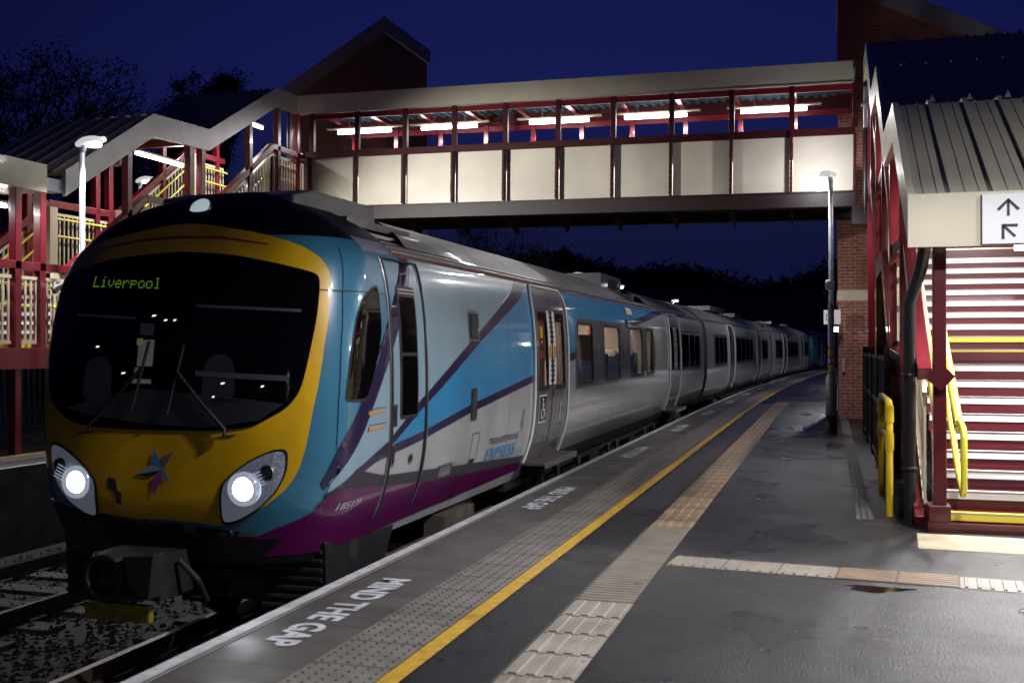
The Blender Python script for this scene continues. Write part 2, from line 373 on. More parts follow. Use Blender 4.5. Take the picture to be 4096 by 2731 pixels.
# painted warnings
for i,y in enumerate((5.12,10.15,15.3,20.4,25.6,31,36.5,42,47.5,53)):
    me=textmesh('MIND THE GAP',.28,bold=.010,space=1.0); bmx=cutpoly(me,[],[]); t=MB()
    wd=max(v.co.x for v in bmx.verts); k=1.72/wd
    t.bm(bmx,'letter_white',lambda a,b:(-2.945+b*.98+arc(y),y+1.72-a*k,.0085),smooth=False); bmx.free()
    # text reads towards -Y with its head towards the platform
    tag(t.build('platform_lettering'),kind='structure')
# ================================================================ trains
def interp(tab,x):
    n=len(tab)
    if x<=tab[0][0]: return tab[0][1]
    if x>=tab[-1][0]: return tab[-1][1]
    for i in range(n-1):
        if x<=tab[i+1][0]: break
    x0,y0=tab[i];x1,y1=tab[i+1];h=x1-x0
    def sl(j):
        if j<=0: return (tab[1][1]-tab[0][1])/(tab[1][0]-tab[0][0])
        if j>=n-1: return (tab[-1][1]-tab[-2][1])/(tab[-1][0]-tab[-2][0])
        a=(tab[j][1]-tab[j-1][1])/(tab[j][0]-tab[j-1][0]);b=(tab[j+1][1]-tab[j][1])/(tab[j+1][0]-tab[j][0])
        return 0 if a*b<=0 else 2*a*b/(a+b)
    t=(x-x0)/h;m0=sl(i)*h;m1=sl(i+1)*h
    return (2*t**3-3*t*t+1)*y0+(t**3-2*t*t+t)*m0+(-2*t**3+3*t*t)*y1+(t**3-t*t)*m1
WT=[(-.2,1.03),(0,1.13),(.15,1.2),(.28,1.255),(.45,1.315),(.65,1.355),(.9,1.378),(1.3,1.385),(1.7,1.373),(2.0,1.348),(2.2,1.315),(2.33,1.275),(2.42,1.21),(2.5,1.12),(2.61,.97),(2.73,.75),(2.84,.5),(2.91,.31),(2.95,.16),(2.97,.0)]
YT=[(-.2,.15),(.2,.05),(.5,0),(1.0,0.01),(1.6,.07),(2.0,.15),(2.3,.24),(2.5,.34),(2.62,.43),(2.72,.56),(2.8,.72),(2.88,.95),(2.93,1.2),(2.97,1.6)]
def Wd(z): return interp(WT,z)
def Y0(z): return interp(YT,z)
def Dn(z): return .65*min(1,Wd(z)/1.2)
def frontY(f,z): f=min(1,abs(f)); return Y0(z)+Dn(z)*(1-math.sqrt(max(0,1-f**4.2)))
def sidef(y,z):
    q=(y-Y0(z))/Dn(z) if Dn(z)>1e-6 else 1
    return 1 if q>=1 else (0 if q<=0 else (1-(1-q)**2)**(1/4.2))
ZR=[.0,.06,.13,.2,.28,.36,.45,.55,.65,.78,.9,1.0,1.1,1.25,1.4,1.6,1.75,1.85,1.94,2.0,2.05,2.1,2.15,2.2,2.24,2.27,2.30,2.33,2.36,2.39,2.42,2.46,2.5]
ZTOP=[2.5,2.55,2.61,2.67,2.73,2.79,2.84,2.88,2.91,2.935,2.95,2.962,2.97]
FA=[.05*k for k in range(13)]+[.635,.67,.705,.74,.77,.80,.83,.855,.88,.90,.92,.938,.955,.968,.979,.988,.995,.999,1.0]; FA=[-f for f in FA[::-1][:-1]]+FA
def fside(off=.004,nose=True):
    def fn(y,z):
        if not nose: return (Wd(z)+off,y,z)
        f=sidef(y,z); return (Wd(z)*f+off,y-(off if f<.9995 else 0),z)
    return fn
def ffront(off=.005):
    off=off*1.3+.002
    def fn(f,z):
        k=abs(f)**3; s=1 if f>0 else -1
        return (Wd(z)*f+s*off*k,frontY(f,z)-off,z)
    return fn
YB=[.05*k for k in range(26)]
def spatch(mb,poly,m,off=.004,nose=True):
    bm=cutpoly(poly,YB if nose else [],ZR); mb.bm(bm,m,fside(off,nose)); bm.free()
def fpatch(mb,poly,m,off=.005,dense=True):
    bm=cutpoly(poly,FA if dense else [],ZR+ZTOP[1:]); mb.bm(bm,m,ffront(off)); bm.free()
def star(cx,cy,sc,fx=1):
    # five irregular kite petals, each split in two colours: (tip, side a, side b, colours)
    tips=[((-.54,1.0),(-.20,.32),(-.72,.36),'t_logoblue','t_logoblue'),((.46,.88),(.06,.14),(-.22,.58),'t_logopurple','t_logogrey2'),((-1.54,-.28),(-.68,.26),(-.76,-.37),'t_pale','t_navy'),((-.54,-1.28),(-.20,-.60),(-.66,-.50),'t_logopurple','t_logopurple'),((.12,-.62),(.26,-.48),(-.08,-.36),'t_logoblue','t_logoblue')]
    out=[]
    for t,a,b,c1,c2 in tips:
        q=lambda p:(cx+p[0]*sc*fx,cy+p[1]*sc)
        out.append(([q((0,0)),q(a),q(t)],c1)); out.append(([q((0,0)),q(t),q(b)],c2))
    return out
DOOR1=(5.6,7.28); DOOR2=(17.1,18.85); CABD=(1.18,1.95); LEN=24.0
HOLES1=[(5.82,6.26),(6.70,7.13),(7.97,8.97),(9.82,11.15),(12.12,13.45),(13.93,14.72)]
HZ=(1.1,1.94)
def ringwin(mb,y0,y1,z0,z1,m,off,nose,r=.07,w=.035):
    # rounded dark gasket round a window
    def rr(a0,a1,b0,b1,r):
        p=[]
        for cx,cy,s in ((a1-r,b1-r,0),(a0+r,b1-r,1),(a0+r,b0+r,2),(a1-r,b0+r,3)):
            for k in range(6): t=PI/2*(s+k/5); p.append((cx+r*math.cos(t),cy+r*math.sin(t)))
        return p
    A=rr(y0-w,y1+w,z0-w,z1+w,r+w*.6); B=rr(y0+.012,y1-.012,z0+.012,z1-.012,r)
    fn=fside(off,nose); n=len(A)
    vs=[fn(*p) for p in A]+[fn(*p) for p in B]+[(v[0]-.03,v[1],v[2]) for v in [fn(*p) for p in B]]
    mb.add(vs,[(i,n+i,n+(i+1)%n,(i+1)%n) for i in range(n)]+[(n+i,2*n+i,2*n+(i+1)%n,n+(i+1)%n) for i in range(n)],m)
def rrect(y0,y1,z0,z1,r=.06):
    p=[]
    for cx,cy,s in ((y1-r,z1-r,0),(y0+r,z1-r,1),(y0+r,z0+r,2),(y1-r,z0+r,3)):
        for k in range(5): t=PI/2*(s+k/4); p.append((cx+r*math.cos(t),cy+r*math.sin(t)))
    return p
def body_shell(holes,nose=True,L=LEN,base='t_silver',basefront='t_teal'):
    b=MB(); rows=ZR
    ys=sorted(set([1.0,1.25]+[1.5+.5*k for k in range(int((L-1.5)/.5)+1)]+[L]+[h for a in holes for h in a])) if nose else sorted(set([.5*k for k in range(int(L/.5)+1)]+[L]+[h for a in holes for h in a]))
    for s in (1,-1):
        vs=[]; 
        for z in rows:
            if nose: vs.append((s*Wd(z),Y0(z)+Dn(z),z))
            vs+=[(s*Wd(z),y,z) for y in ys]
        n=len(ys)+(1 if nose else 0); fs=[]
        yy=([.5] if nose else [])+ys
        for j in range(len(rows)-1):
            zm=(rows[j]+rows[j+1])/2
            for i in range(n-1):
                ym=(yy[i]+yy[i+1])/2
                if s==1 and HZ[0]<zm<HZ[1] and any(a<ym<c for a,c in holes): continue
                f=(j*n+i,j*n+i+1,(j+1)*n+i+1,(j+1)*n+i); fs.append(f if s==1 else f[::-1])
        b.add(vs,fs,base,smooth=True)
    if nose:
        rows2=ZR+ZTOP[1:]; n=len(FA); vs=[(Wd(z)*f,frontY(f,z),z) for z in rows2 for f in FA]
        lo=len(ZR)-2
        for part,(j0,j1),m in (('n',(0,lo),basefront),('d',(lo,len(rows2)-1),'t_dome')):
            b.add(vs,[(j*n+i,j*n+i+1,(j+1)*n+i+1,(j+1)*n+i) for j in range(j0,j1) for i in range(n-1)],m,smooth=True)
    def roof(y0f,y1f,m):
        vs=[];
        for z in ZTOP:
            for k in range(5):
                t=k/4; vs.append((Wd(z),y0f(z)*(1-t)+y1f(z)*t,z))
        for z in ZTOP:
            for k in range(5):
                t=k/4; vs.append((-Wd(z),y0f(z)*(1-t)+y1f(z)*t,z))
        n=5;o=n*len(ZTOP)
        b.add(vs,[(j*n+i,j*n+i+1,(j+1)*n+i+1,(j+1)*n+i) for j in range(len(ZTOP)-1) for i in range(4)]+[(o+j*n+i,o+(j+1)*n+i,o+(j+1)*n+i+1,o+j*n+i+1) for j in range(len(ZTOP)-1) for i in range(4)],m,smooth=True)
    if nose:
        roof(lambda z:Y0(z)+Dn(z),lambda z:1.62,'t_dome')
        arcy=lambda z:2.15+1.35*((z-2.5)/.47)**1.3
        w2=lambda z:13.2-.9*((z-2.5)/.47)**1.2; w3=lambda z:15.4+1.5*((z-2.5)/.47)
        roof(arcy,w2,'t_roof'); roof(w3,lambda z:L,'t_roof')
        for a,c in ((1.62,3.6),(12.2,17.1)):
            b.box((-1.12,a,2.40),(1.12,c,2.51),'t_dome')
        b.add([(Wd(z)*s,1.62,z) for z in ZTOP for s in (-1,1)],[(2*j,2*j+1,2*j+3,2*j+2) for j in range(len(ZTOP)-1)],'t_dome')
    else: roof(lambda z:0,lambda z:L,'t_roof')
    prof=[(Wd(z),z) for z in ZR+ZTOP[1:]]
    for ye in ([L] if nose else [0,L]):
        b.add([(x,ye,z) for x,z in prof]+[(-x,ye,z) for x,z in prof],[(j,j+1,len(prof)+j+1,len(prof)+j) for j in range(len(prof)-1)],'t_grey')
    return b
def gutter(b,y0,y1,nose=True):
    for z,dx,m in ((2.425,.012,'t_metal'),(2.395,.006,'t_red'),(2.47,.008,'t_roof')):
        b.bar((Wd(z)+dx,y0,z),(Wd(z)+dx,y1,z),.014 if m!='t_red' else .006,.016,m)
def bogie(parent,y,lt=True):
    o=MB(); 
    for s in (-1,1):
        o.box((s*1.02,y-1.6,-.42),(s*1.18,y+1.6,-.24),'t_underlt'); o.box((s*.98,y-.45,-.30),(s*1.2,y+.45,-.05),'t_underlt')
        for d in (-1.3,1.3): o.box((s*1.0,y+d-.22,-.62),(s*1.2,y+d+.22,-.28),'t_under'); o.lathe([(0,0),(.1,0),(.1,.05),(0,.05)],(s*1.2 if s>0 else s*1.2-.05,y+d,-.47),'t_underlt','x',14)
    o.box((-1.05,y-.15,-.40),(1.05,y+.15,-.2),'t_under'); fr=o.build('bogie',parent)
    for d in (-1.3,1.3):
        w_=MB()
        for s in (-1,1):
            x=s*.7175; w_.lathe([(0,-.06),(.30,-.05),(.40,-.065),(.42,-.065),(.42,.0),(.45,.02),(.45,.045),(.40,.05),(.1,.07),(0,.07)] if s<0 else [(0,-.07),(.1,-.07),(.40,-.05),(.45,-.045),(.45,-.02),(.42,0),(.42,.065),(.40,.065),(.30,.05),(0,.06)],(x,y+d,-.475),'rail_top' if False else 't_underlt','x',32)
            w_.lathe([(.425,-.02),(.426,.066)],(x,y+d,-.475),'rail_top','x',32)
        w_.lathe([(.07,-.7),(.07,.7)],(0,y+d,-.475),'t_under','x',12); w_.build('wheelset',fr)
def underframe(parent,y0,y1,seed=1,hangers=True):
    r=random.Random(seed)
    u=MB(); u.box((-1.1,y0,-.12),(1.1,y1,.03),'t_under')
    u.build('underframe',parent)
    y=y0+1.2
    while y<y1-1.5:
        l=r.choice((.7,1.1,1.6,2.1)); l=min(l,y1-1.0-y); d=r.uniform(.45,.7)
        e=MB(); e.box((-1.08,y,-.1-d),(1.10-r.uniform(0,.1),y+l,-.1),r.choice(('t_under','t_underlt','t_under')))
        if r.random()<.6: e.tube([(1.14,y+.1,-.2-d*.4),(1.14,y+l-.1,-.2-d*.4)],.035,'t_underlt',8)
        e.box((1.09,y+.06,-.2),(1.125,y+.12,-.1-d*.8),'t_under'); e.box((1.09,y+l-.12,-.2),(1.125,y+l-.06,-.1-d*.8),'t_under')
        e.build('equipment_box',parent,bevel=.012)
        if hangers:
            for k in range(int(l/.8)):
                h=MB()
                yy=y+.3+k*.8+r.uniform(-.1,.1); h.prism([(yy-.10,-.05),(yy+.10,-.05),(yy+.035,-.24),(yy-.035,-.24)],lambda p,dd:(dd,p[0],p[1]),1.13,1.17,'t_underlt'); h.build('hanger_bracket',parent)
        y+=l+r.uniform(.15,.6)
def door(parent,y0,y1,nose,detail=True,wheel=True):
    d=MB(); zt=2.35; zb=.20
    def sp(p,m,o): spatch(d,p,m,o,nose)
    sp([(y0,zb),(y1,zb),(y1,2.2),(y1-.10,zt),(y0+.10,zt),(y0,2.2)],'t_grey' ,.010) if not detail else None
    mid=(y0+y1)/2
    if detail:
        # leaf outline leaving holes over the panes
        a0,a1,b0,b1=y0+.22,y0+.66,y1-.58,y1-.15; h0,h1=HZ[0],2.1
        for q in ([(y0,zb),(y1,zb),(y1,h0),(y0,h0)],[(y0,h1),(y1,h1),(y1,2.2),(y1-.10,zt),(y0+.10,zt),(y0,2.2)],[(y0,h0),(a0,h0),(a0,h1),(y0,h1)],[(a1,h0),(b0,h0),(b0,h1),(a1,h1)],[(b1,h0),(y1,h0),(y1,h1),(b1,h1)]): sp(q,'t_grey',.010)
        sp([(a0,HZ[1]),(a1,HZ[1]),(a1,h1),(a0,h1)],'t_glass',.009); sp([(b0,HZ[1]),(b1,HZ[1]),(b1,h1),(b0,h1)],'t_glass',.009)
    sp([(mid-.012,zb),(mid+.012,zb),(mid+.012,zt),(mid-.012,zt)],'t_rubber',.014)
    r_=d.build('passenger_door',parent)
    f=MB(); fn=fside(.022,nose)
    pts=[fn(y0-.02,z) for z in [zb+.0*k for k in range(1)]+[.3,.5,.7,1,1.5,1.8,2.0,2.15]]+[fn(y0+.02,2.27),fn(y0+.12,2.37)]+[fn(y1-.12,2.37),fn(y1-.02,2.27)]+[fn(y1+.02,z) for z in (2.15,2,1.8,1.5,1,.7,.5,.3,zb)]
    f.tube(pts,.016,'t_white',8); f.build('door_seal',r_)
    if detail:
        for i,(a,b) in enumerate(((y0+.22,y0+.66),(y1-.58,y1-.15))):
            p=MB(); ringwin(p,a,b,1.1,2.06,'t_rubber',.016,nose,r=.03,w=.04); spatch(p,[(a,1.1),(b,1.1),(b,1.94),(a,1.94)],'window_glass',-.006,nose); p.build('door_window',r_)
    if detail and nose:
        p=MB()
        for c,s in ((mid-.115,1),(mid+.115,-1)):
            spatch(p,[(c-.075,1.13),(c+.075,1.13),(c+.075,2.07),(c-.075,2.07)],'t_white',.016)
            k=1.15
            while k<2.04:
                if not 1.43<k<1.64: spatch(p,[(c+s*.075,k),(c+s*.075,k+.062),(c+s*.0,k+.031)],'t_logogrey',.019)
                k+=.062
            spatch(p,[(c-.05,1.46),(c+.05,1.46),(c+.05,1.63),(c-.05,1.63)],'t_yellow',.019)
            spatch(p,[(c-.03,1.56),(c+.03,1.56),(c,1.615)],'t_logogrey',.021)
            for q in (1.48,1.505,1.53): spatch(p,[(c-.035,q),(c+.035,q),(c+.035,q+.01),(c-.035,q+.01)],'t_logogrey',.021)
        p.build('warning_sticker',r_)
        p=MB(); x0=y0+.22; spatch(p,rrect(x0-.015,x0+.345,.665,1.01,.02),'t_white',.015); spatch(p,rrect(x0,x0+.33,.68,.995,.02),'t_navy',.018)
        c=(x0+.15,.80); spatch(p,ring((x0+.14,.955),.02,12),'t_white',.021)
        for a,b,wd in (((x0+.14,.93),(x0+.15,.83),.022),((x0+.15,.83),(x0+.225,.825),.020),((x0+.225,.825),(x0+.255,.745),.020),((x0+.145,.89),(x0+.205,.885),.016)):
            dx,dz=b[0]-a[0],b[1]-a[1]; l=math.hypot(dx,dz); nx,nz=-dz/l*wd/2,dx/l*wd/2; spatch(p,[(a[0]-nx,a[1]-nz),(b[0]-nx,b[1]-nz),(b[0]+nx,b[1]+nz),(a[0]+nx,a[1]+nz)],'t_white',.021)
        for k in range(16):
            t0,t1=R(120+k*15),R(135+k*15)
            spatch(p,[(c[0]+q*math.cos(t),c[1]-.02+q*math.sin(t)*.95) for q,t in ((.058,t0),(.074,t0),(.074,t1),(.058,t1))],'t_white',.021)
        p.build('wheelchair_sign',r_)
        p=MB(); spatch(p,ring((mid+.10,1.03),.045,16),'t_metal',.022); spatch(p,ring((mid+.10,1.03),.02,12),'t_orange',.03)
        p.build('door_button',r_)
        p=MB(); spatch(p,[(y1-.42,.66),(y1-.36,.66),(y1-.36,.88),(y1-.42,.88)],'t_pale',.016); spatch(p,[(y1-.45,.84),(y1-.42,.84),(y1-.42,.88)],'t_pale',.016); p.build('class_number',r_)
        p=MB()
        for (a,b_,c_,m_) in ((y0+.33,1.72,1.86,'t_yellow'),(y0+.34,1.64,1.69,'t_red'),(y0+.30,1.47,1.56,'t_red')): spatch(p,rrect(a,a+.12,b_,c_,.01),m_,.002)
        p.build('door_notice',r_)
    if nose:
        p=MB(); p.box((1.18,y0+.02,.16),(1.52,y1-.02,.195),'t_underlt'); p.box((1.5,y0+.02,.13),(1.525,y1-.02,.2),'t_metal'); p.build('door_step',r_,bevel=.004)
def end_face(b,y): pass
def lead_car(name,label,detail=True,lit=True):
    root=thing(name,label,'train')
    holes=HOLES1 if detail else []
    b=body_shell(holes,True)
    gutter(b,1.55,23.9)
    P=lambda poly,m,o=.004: spatch(b,poly,m,o)
    # ---- side livery (y from the nose, z)
    P([(.55,.13),(2.0,.13),(2.0,2.38),(.55,2.38)],'t_teal',.002) if False else None
    d1=DOOR1[0]-.03; d1b=DOOR1[1]+.03
    # nose teal on the side
    P([(.43,.90),(.70,1.25),(1.13,1.60),(1.40,1.90),(1.62,2.38),(.62,2.38),(.50,2.0),(.42,1.6),(.37,1.2),(.35,.85)],'t_teal',.0075)
    P([(.29,.55),(.43,.87),(.75,1.24),(1.09,1.485),(1.20,1.60),(1.40,1.80),(1.62,2.05),(1.85,2.38),(1.62,2.38),(1.42,1.95),(1.20,1.70),(1.10,1.60),(.66,1.255),(.39,.90),(.26,.60)],'t_navy',.0090)
    # pale wedge
    P([(.31,.52),(.58,.674),(1.15,.847),(1.84,1.147),(3.16,1.641),(4.81,2.224),(5.15,2.38),(1.85,2.38),(1.62,2.05),(1.40,1.80),(1.20,1.60),(1.09,1.485),(.75,1.24),(.43,.87)],'t_pale',.0060)
    # second diagonal
    P([(.30,.51),(.58,.674),(1.15,.847),(1.84,1.147),(2.32,1.323),(3.16,1.641),(4.81,2.224),(5.12,2.38),(5.56,2.38),(5.20,2.185),(3.54,1.668),(2.32,1.22),(1.84,1.056),(1.23,.808),(.60,.611),(.32,.47)],'t_navy',.0092)
    # bright blue field
    P([(1.25,.80),(1.84,1.056),(2.32,1.22),(3.54,1.668),(5.20,2.185),(5.52,2.38),(d1,2.38),(d1,1.27),(3.21,1.035),(1.86,.859)],'t_blue',.0035)
    P([(1.2,.80),(1.86,.859),(3.21,1.035),(d1,1.274),(d1,1.187),(3.22,.955),(1.87,.787),(1.28,.731),(.9,.69),(.6,.61)],'t_navy',.0088)
    # behind door 1
    P([(d1b,1.50),(7.83,1.55),(7.83,2.38),(d1b,2.38)],'t_blue',.003); P([(7.83,2.02),(12.2,2.02),(15.4,2.30),(15.9,2.38),(7.83,2.38)],'t_blue',.003)
    P([(d1b,1.40),(7.83,1.44),(7.83,1.55),(d1b,1.50)],'t_navy',.005); P([(12.0,2.02),(13.0,2.02),(16.5,2.33),(16.5,2.38),(15.6,2.38),(12.2,2.06)],'t_navy',.005)
    # window bands with openings
    def band(y0,y1,hs,z0=1.02,z1=2.02):
        P([(y0,z0),(y1,z0),(y1,HZ[0]),(y0,HZ[0])],'t_grey',.008)
        P([(y0,HZ[1]),(y1,HZ[1]),(y1,z1),(y0+.05,z1),(y0,z1-.05)],'t_grey',.008); c=y0
        for a,e in hs: P([(c,HZ[0]),(a,HZ[0]),(a,HZ[1]),(c,HZ[1])],'t_grey',.008); c=e
        if c<y1-.02: P([(c,HZ[0]),(y1,HZ[0]),(y1,HZ[1]),(c,HZ[1])],'t_grey',.008)
    band(7.82,14.95,HOLES1[2:] if detail else []); band(19.0,23.0,[])
    # purple sweep and its dark edge
    P([(.18,.20),(.30,.47),(.46,.54),(1.15,.47),(2.5,.36),(5.5,.22),(5.5,.13),(.15,.06)],'t_purple',.0115)
    P([(.32,.50),(.60,.66),(1.15,.56),(2.6,.47),(5.5,.30),(5.5,.20),(2.5,.34),(1.15,.455),(.46,.535),(.25,.42)],'t_logogrey',.0100)
    P([(5.4,.0),(23.9,.0),(23.9,.15),(5.4,.19)],'t_grey',.005)
    # ---- nose livery
    q=lambda poly,m,o=.005: fpatch(b,poly,m,o)
    half=[(.193,2.555),(.56,2.48),(.77,2.39),(.868,2.283),(.897,2.185),(.905,2.06),(.897,1.817),(.868,1.34),(.85,1.146),(.828,.883),(.80,.687),(.75,.555),(.64,.42),(.46,.282),(.25,.305)]
    q(chaikin(half+[(.002,.318)]+[(-a,z) for a,z in half[::-1]]+[(.003,2.572)]),'t_yellow')
    q([(.0,2.47),(.3,2.455),(.6,2.39),(.6,2.378),(.3,2.438),(0,2.453),(-.3,2.438),(-.6,2.378),(-.6,2.39),(-.3,2.455)],'t_red',.008)
    for pl,m in star(.045,.69,.152,.76): q(pl,m,.010)
    q([(-1,.0),(1,.0),(1,.2),(.7,.19),(.47,.205),(0,.215),(-.47,.24),(-.8,.29),(-1,.4)],'t_skirt',.006)
    q([(.60,.19),(.999,.19),(.999,.50),(.84,.34)],'t_purple',.0075); q([(-.999,.30),(-.80,.29),(-.9,.36),(-.999,.42)],'t_purple',.0075)
    # soft marks of dirt around the coupler
    q([(-.32,.62),(-.27,.61),(-.26,.52),(-.235,.50),(-.24,.42),(-.27,.42),(-.28,.5),(-.32,.54)],'t_logogrey',.007)
    for x in (-.47,.42):
        fpatch(b,[(x-.09,.93),(x-.02,.955),(x+.07,.965),(x+.02,.945),(x-.05,.935)],'t_logogrey',.009)
    b.build('body',root)
    if not detail:
        wn=MB(); w2=[(.39,2.305),(.66,2.232),(.84,2.165),(.86,2.11),(.85,1.82),(.822,1.52),(.793,1.285),(.74,1.165),(.653,1.09),(.56,1.02),(.355,.988)]
        fpatch(wn,chaikin(w2+[(.003,.983)]+[(-a,z) for a,z in w2[::-1]]+[(.002,2.345)]),'t_glass',.012); wn.build('windscreen',root)
        for s in (1,):
            door(root,*DOOR1,True,False); door(root,*DOOR2,True,False)
            for a,c in ((7.97,8.97),(9.82,11.15),(12.12,13.45),(13.93,14.72),(19.2,20.4),(20.7,21.6),(21.75,22.75)):
                m=MB(); spatch(m,rrect(a,c,1.1,1.94),'t_glass',.012); m.build('window',root)
        bogie(root,3.6); bogie(root,20); underframe(root,5.5,18,3,False); return root
    # ---- windscreen: opaque, with faintly glowing flat patches for the dim cab interior
    wn=MB(); w2=[(.39,2.305),(.66,2.232),(.84,2.165),(.86,2.11),(.85,1.82),(.822,1.52),(.793,1.285),(.74,1.165),(.653,1.09),(.56,1.02),(.355,.988)]
    fpatch(wn,chaikin(w2+[(.003,.983)]+[(-a,z) for a,z in w2[::-1]]+[(.002,2.345)]),'t_glass',.012)
    ws=wn.build('windscreen',root)
    for a,z0,c,z1,h in ((.19,1.925,.78,1.885,.022),(-.60,1.865,-.19,1.835,.018),(.22,1.43,.74,1.395,.04)):
        m=MB(); fpatch(m,[(a,z0-h),(c,z1-h),(c,z1),(a,z0)],'blind',.015); m.build('sun_blind',ws)
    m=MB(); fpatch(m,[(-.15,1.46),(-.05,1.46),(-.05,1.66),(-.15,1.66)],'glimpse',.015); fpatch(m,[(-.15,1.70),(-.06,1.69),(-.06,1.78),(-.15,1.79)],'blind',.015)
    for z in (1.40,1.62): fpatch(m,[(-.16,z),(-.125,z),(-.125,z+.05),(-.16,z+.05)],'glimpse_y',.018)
    fpatch(m,[(-.17,1.33),(-.05,1.33),(-.05,1.36),(-.17,1.365)],'glimpse',.017); m.build('doorway_glow',ws)  # glow painted on the glass stands in for the lit cab doorway
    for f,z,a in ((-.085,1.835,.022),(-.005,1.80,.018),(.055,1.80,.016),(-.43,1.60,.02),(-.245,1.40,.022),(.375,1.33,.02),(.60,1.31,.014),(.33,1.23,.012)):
        m=MB(); fpatch(m,[(f,z),(f+a,z+.004),(f+a*1.3,z+.014),(f+a*.3,z+.012)],'cab_glint',.016,False); m.build('windscreen_glint',ws)  # painted glints on the glass, glowing in place of reflections and lights
    m=MB(); fpatch(m,[(-.62,1.13),(-.40,1.08),(-.1,1.03),(.3,1.01),(.6,1.07),(.72,1.19),(.55,1.22),(.30,1.16),(.05,1.28),(-.12,1.29),(-.15,1.12),(-.45,1.20)],'t_cabdark',.0135); m.build('cab_desk',ws)
    for f,z in ((.36,1.38),(-.40,1.36)): m=MB(); fpatch(m,chaikin([(f-.10,z-.18),(f+.10,z-.18),(f+.09,z+.10),(f+.04,z+.17),(f-.04,z+.17),(f-.09,z+.10)]),'t_cabdark',.0130); m.build('cab_seat',ws)
    GL={'L':['10000']*6+['11111'],'i':['00100','00000','01100','00100','00100','00100','01110'],'v':['00000','00000','10001','10001','10001','01010','00100'],'e':['00000','00000','01110','10001','11111','10000','01110'],'r':['00000','00000','10110','11001','10000','10000','10000'],'p':['00000','00000','11110','10001','11110','10000','10000'],'o':['00000','00000','01110','10001','10001','10001','01110'],'l':['01100','00100','00100','00100','00100','00100','01110']}
    m=MB(); cx=0
    for ch in 'Liverpool':
        for r_,row in enumerate(GL[ch]):
            for c_,v in enumerate(row):
                if v=='1':
                    f=-.525+(cx+c_)*.0088; z=2.150-.0125*r_-(f+.525)*.055
                    fpatch(m,[(f,z),(f+.005,z),(f+.005,z+.0072),(f,z+.0072)],'led',.016,False)
        cx+=6
    m.build('destination_display',ws)
    m=MB(); fn=ffront(.035)
    for x0,z0,x1,z1 in ((-.42,1.0,-.1,1.45),(.42,.985,.12,1.42)):
        m=MB(); m.tube([fn(x0,z0-.03),fn(x0,z0+.02),fn((x0+x1)/2,(z0+z1)/2),fn(x1,z1)],0.014,'t_rubber',6); m.tube([fn(x1-.05,z1-.32),fn(x1+.03,z1+.2)],.012,'t_rubber',6); m.build('wiper',ws)
    # ---- lamps
    hr=[(.40,.578),(.47,.686),(.567,.781),(.66,.841),(.722,.853),(.742,.82),(.743,.688),(.705,.544),(.63,.424),(.523,.333),(.445,.306),(.42,.336)]
    for s in (1,-1):
        m=MB(); cxx=sum(p[0] for p in hr)/12; czz=sum(p[1] for p in hr)/12
        hr=hr if s==1 else hr; hs=chaikin(hr); fpatch(m,[(s*(cxx+(a-cxx)*1.05),czz+(z-czz)*1.05) for a,z in hs],'t_rubber',.010)
        fpatch(m,[(s*(cxx+(a-cxx)*.97),czz+(z-czz)*.97) for a,z in hs],'lens_glass',.014)
        hd=m.build('headlight',root)
        m=MB(); c=(s*.535,.57); fn=ffront(.022); p=fn(*c)
        m.lathe([(0,-.034),(.05,-.028),(.072,-.012),(.085,.0),(.088,.02)],p,'head_lamp','y',24); m.build('lamp',hd)
        m=MB(); p=fn(s*.535,.57); m.lathe([(.078,.0),(.10,-.022),(.124,-.006),(.128,.03)],p,'reflector','y',28)
        for k in range(5): dz=.05-.022*k; m.tube([(p[0]+s*(.06+.012*k),p[1]-.02,p[2]+dz+.05),(p[0]+s*(.15+.01*k),p[1]-.012,p[2]+dz+.085)],.0035,'reflector',5)
        m.build('reflector',hd)
        m=MB(); p=fn(s*.652,.688); m.lathe([(0,-.01),(.04,-.012),(.05,0),(.05,.03)],p,'t_rubber','y',20); m.lathe([(.05,.0),(.058,-.012),(.062,.0),(.062,.03)],p,'t_metal','y',20); m.build('marker_lamp',hd)
        light('SPOT','headlight_beam',(p[0]-s*.16,fn(*c)[1]-.10,.57),6,(.88,.93,1),.05,(R(-84),0,0),root,spot=R(110)).rotation_euler=(R(-72),0,0)
    m=MB(); p=ffront(.0)(.016,2.712); 
    # tilted round spot lamp on the dome
    ln=MB(); ln.lathe([(.098,-.02),(.098,.012),(.088,.018)],(0,0,0),'t_metal','z',28); ln.lathe([(.088,.012),(.06,.022),(0,.028)],(0,0,0),'spot_glass','z',28)
    o=ln.build('roof_lamp',root); o.location=(p[0],p[1]-.0,p[2]); o.rotation_euler=(R(58),0,0)
    # ---- cab side window, door
    m=MB(); sw=[(1.0,2.10),(.89,2.088),(.72,1.998),(.60,1.85),(.54,1.70),(.47,1.45),(.42,1.218),(.45,1.19),(.64,1.185),(.70,1.22),(.93,1.56),(1.0,1.75)]; sw=chaikin(sw,1)
    spatch(m,sw,'t_rubber',.0125); c0=(.75,1.65)
    spatch(m,[(c0[0]+(a-c0[0])*.93,c0[1]+(z-c0[1])*.95) for a,z in sw],'t_glass',.016); m.build('cab_side_window',root)
    m=MB(); fn=fside(.012); 
    for y in CABD:
        m.tube([fn(y,z) for z in (.20,.3,.4,.55,.7,.9,1.2,1.5,1.8,2.0,2.15,2.27,2.34)],.014,'t_rubber',6); m.tube([fn(y+.03*(1 if y>1.5 else -1),z) for z in (.20,.3,.4,.55,.7,.9,1.2,1.5,1.8,2.0,2.15,2.27,2.34)],.008,'t_metal',6)
    m.tube([fn(CABD[0],2.34),fn(CABD[1],2.34)],.010,'t_rubber',6)
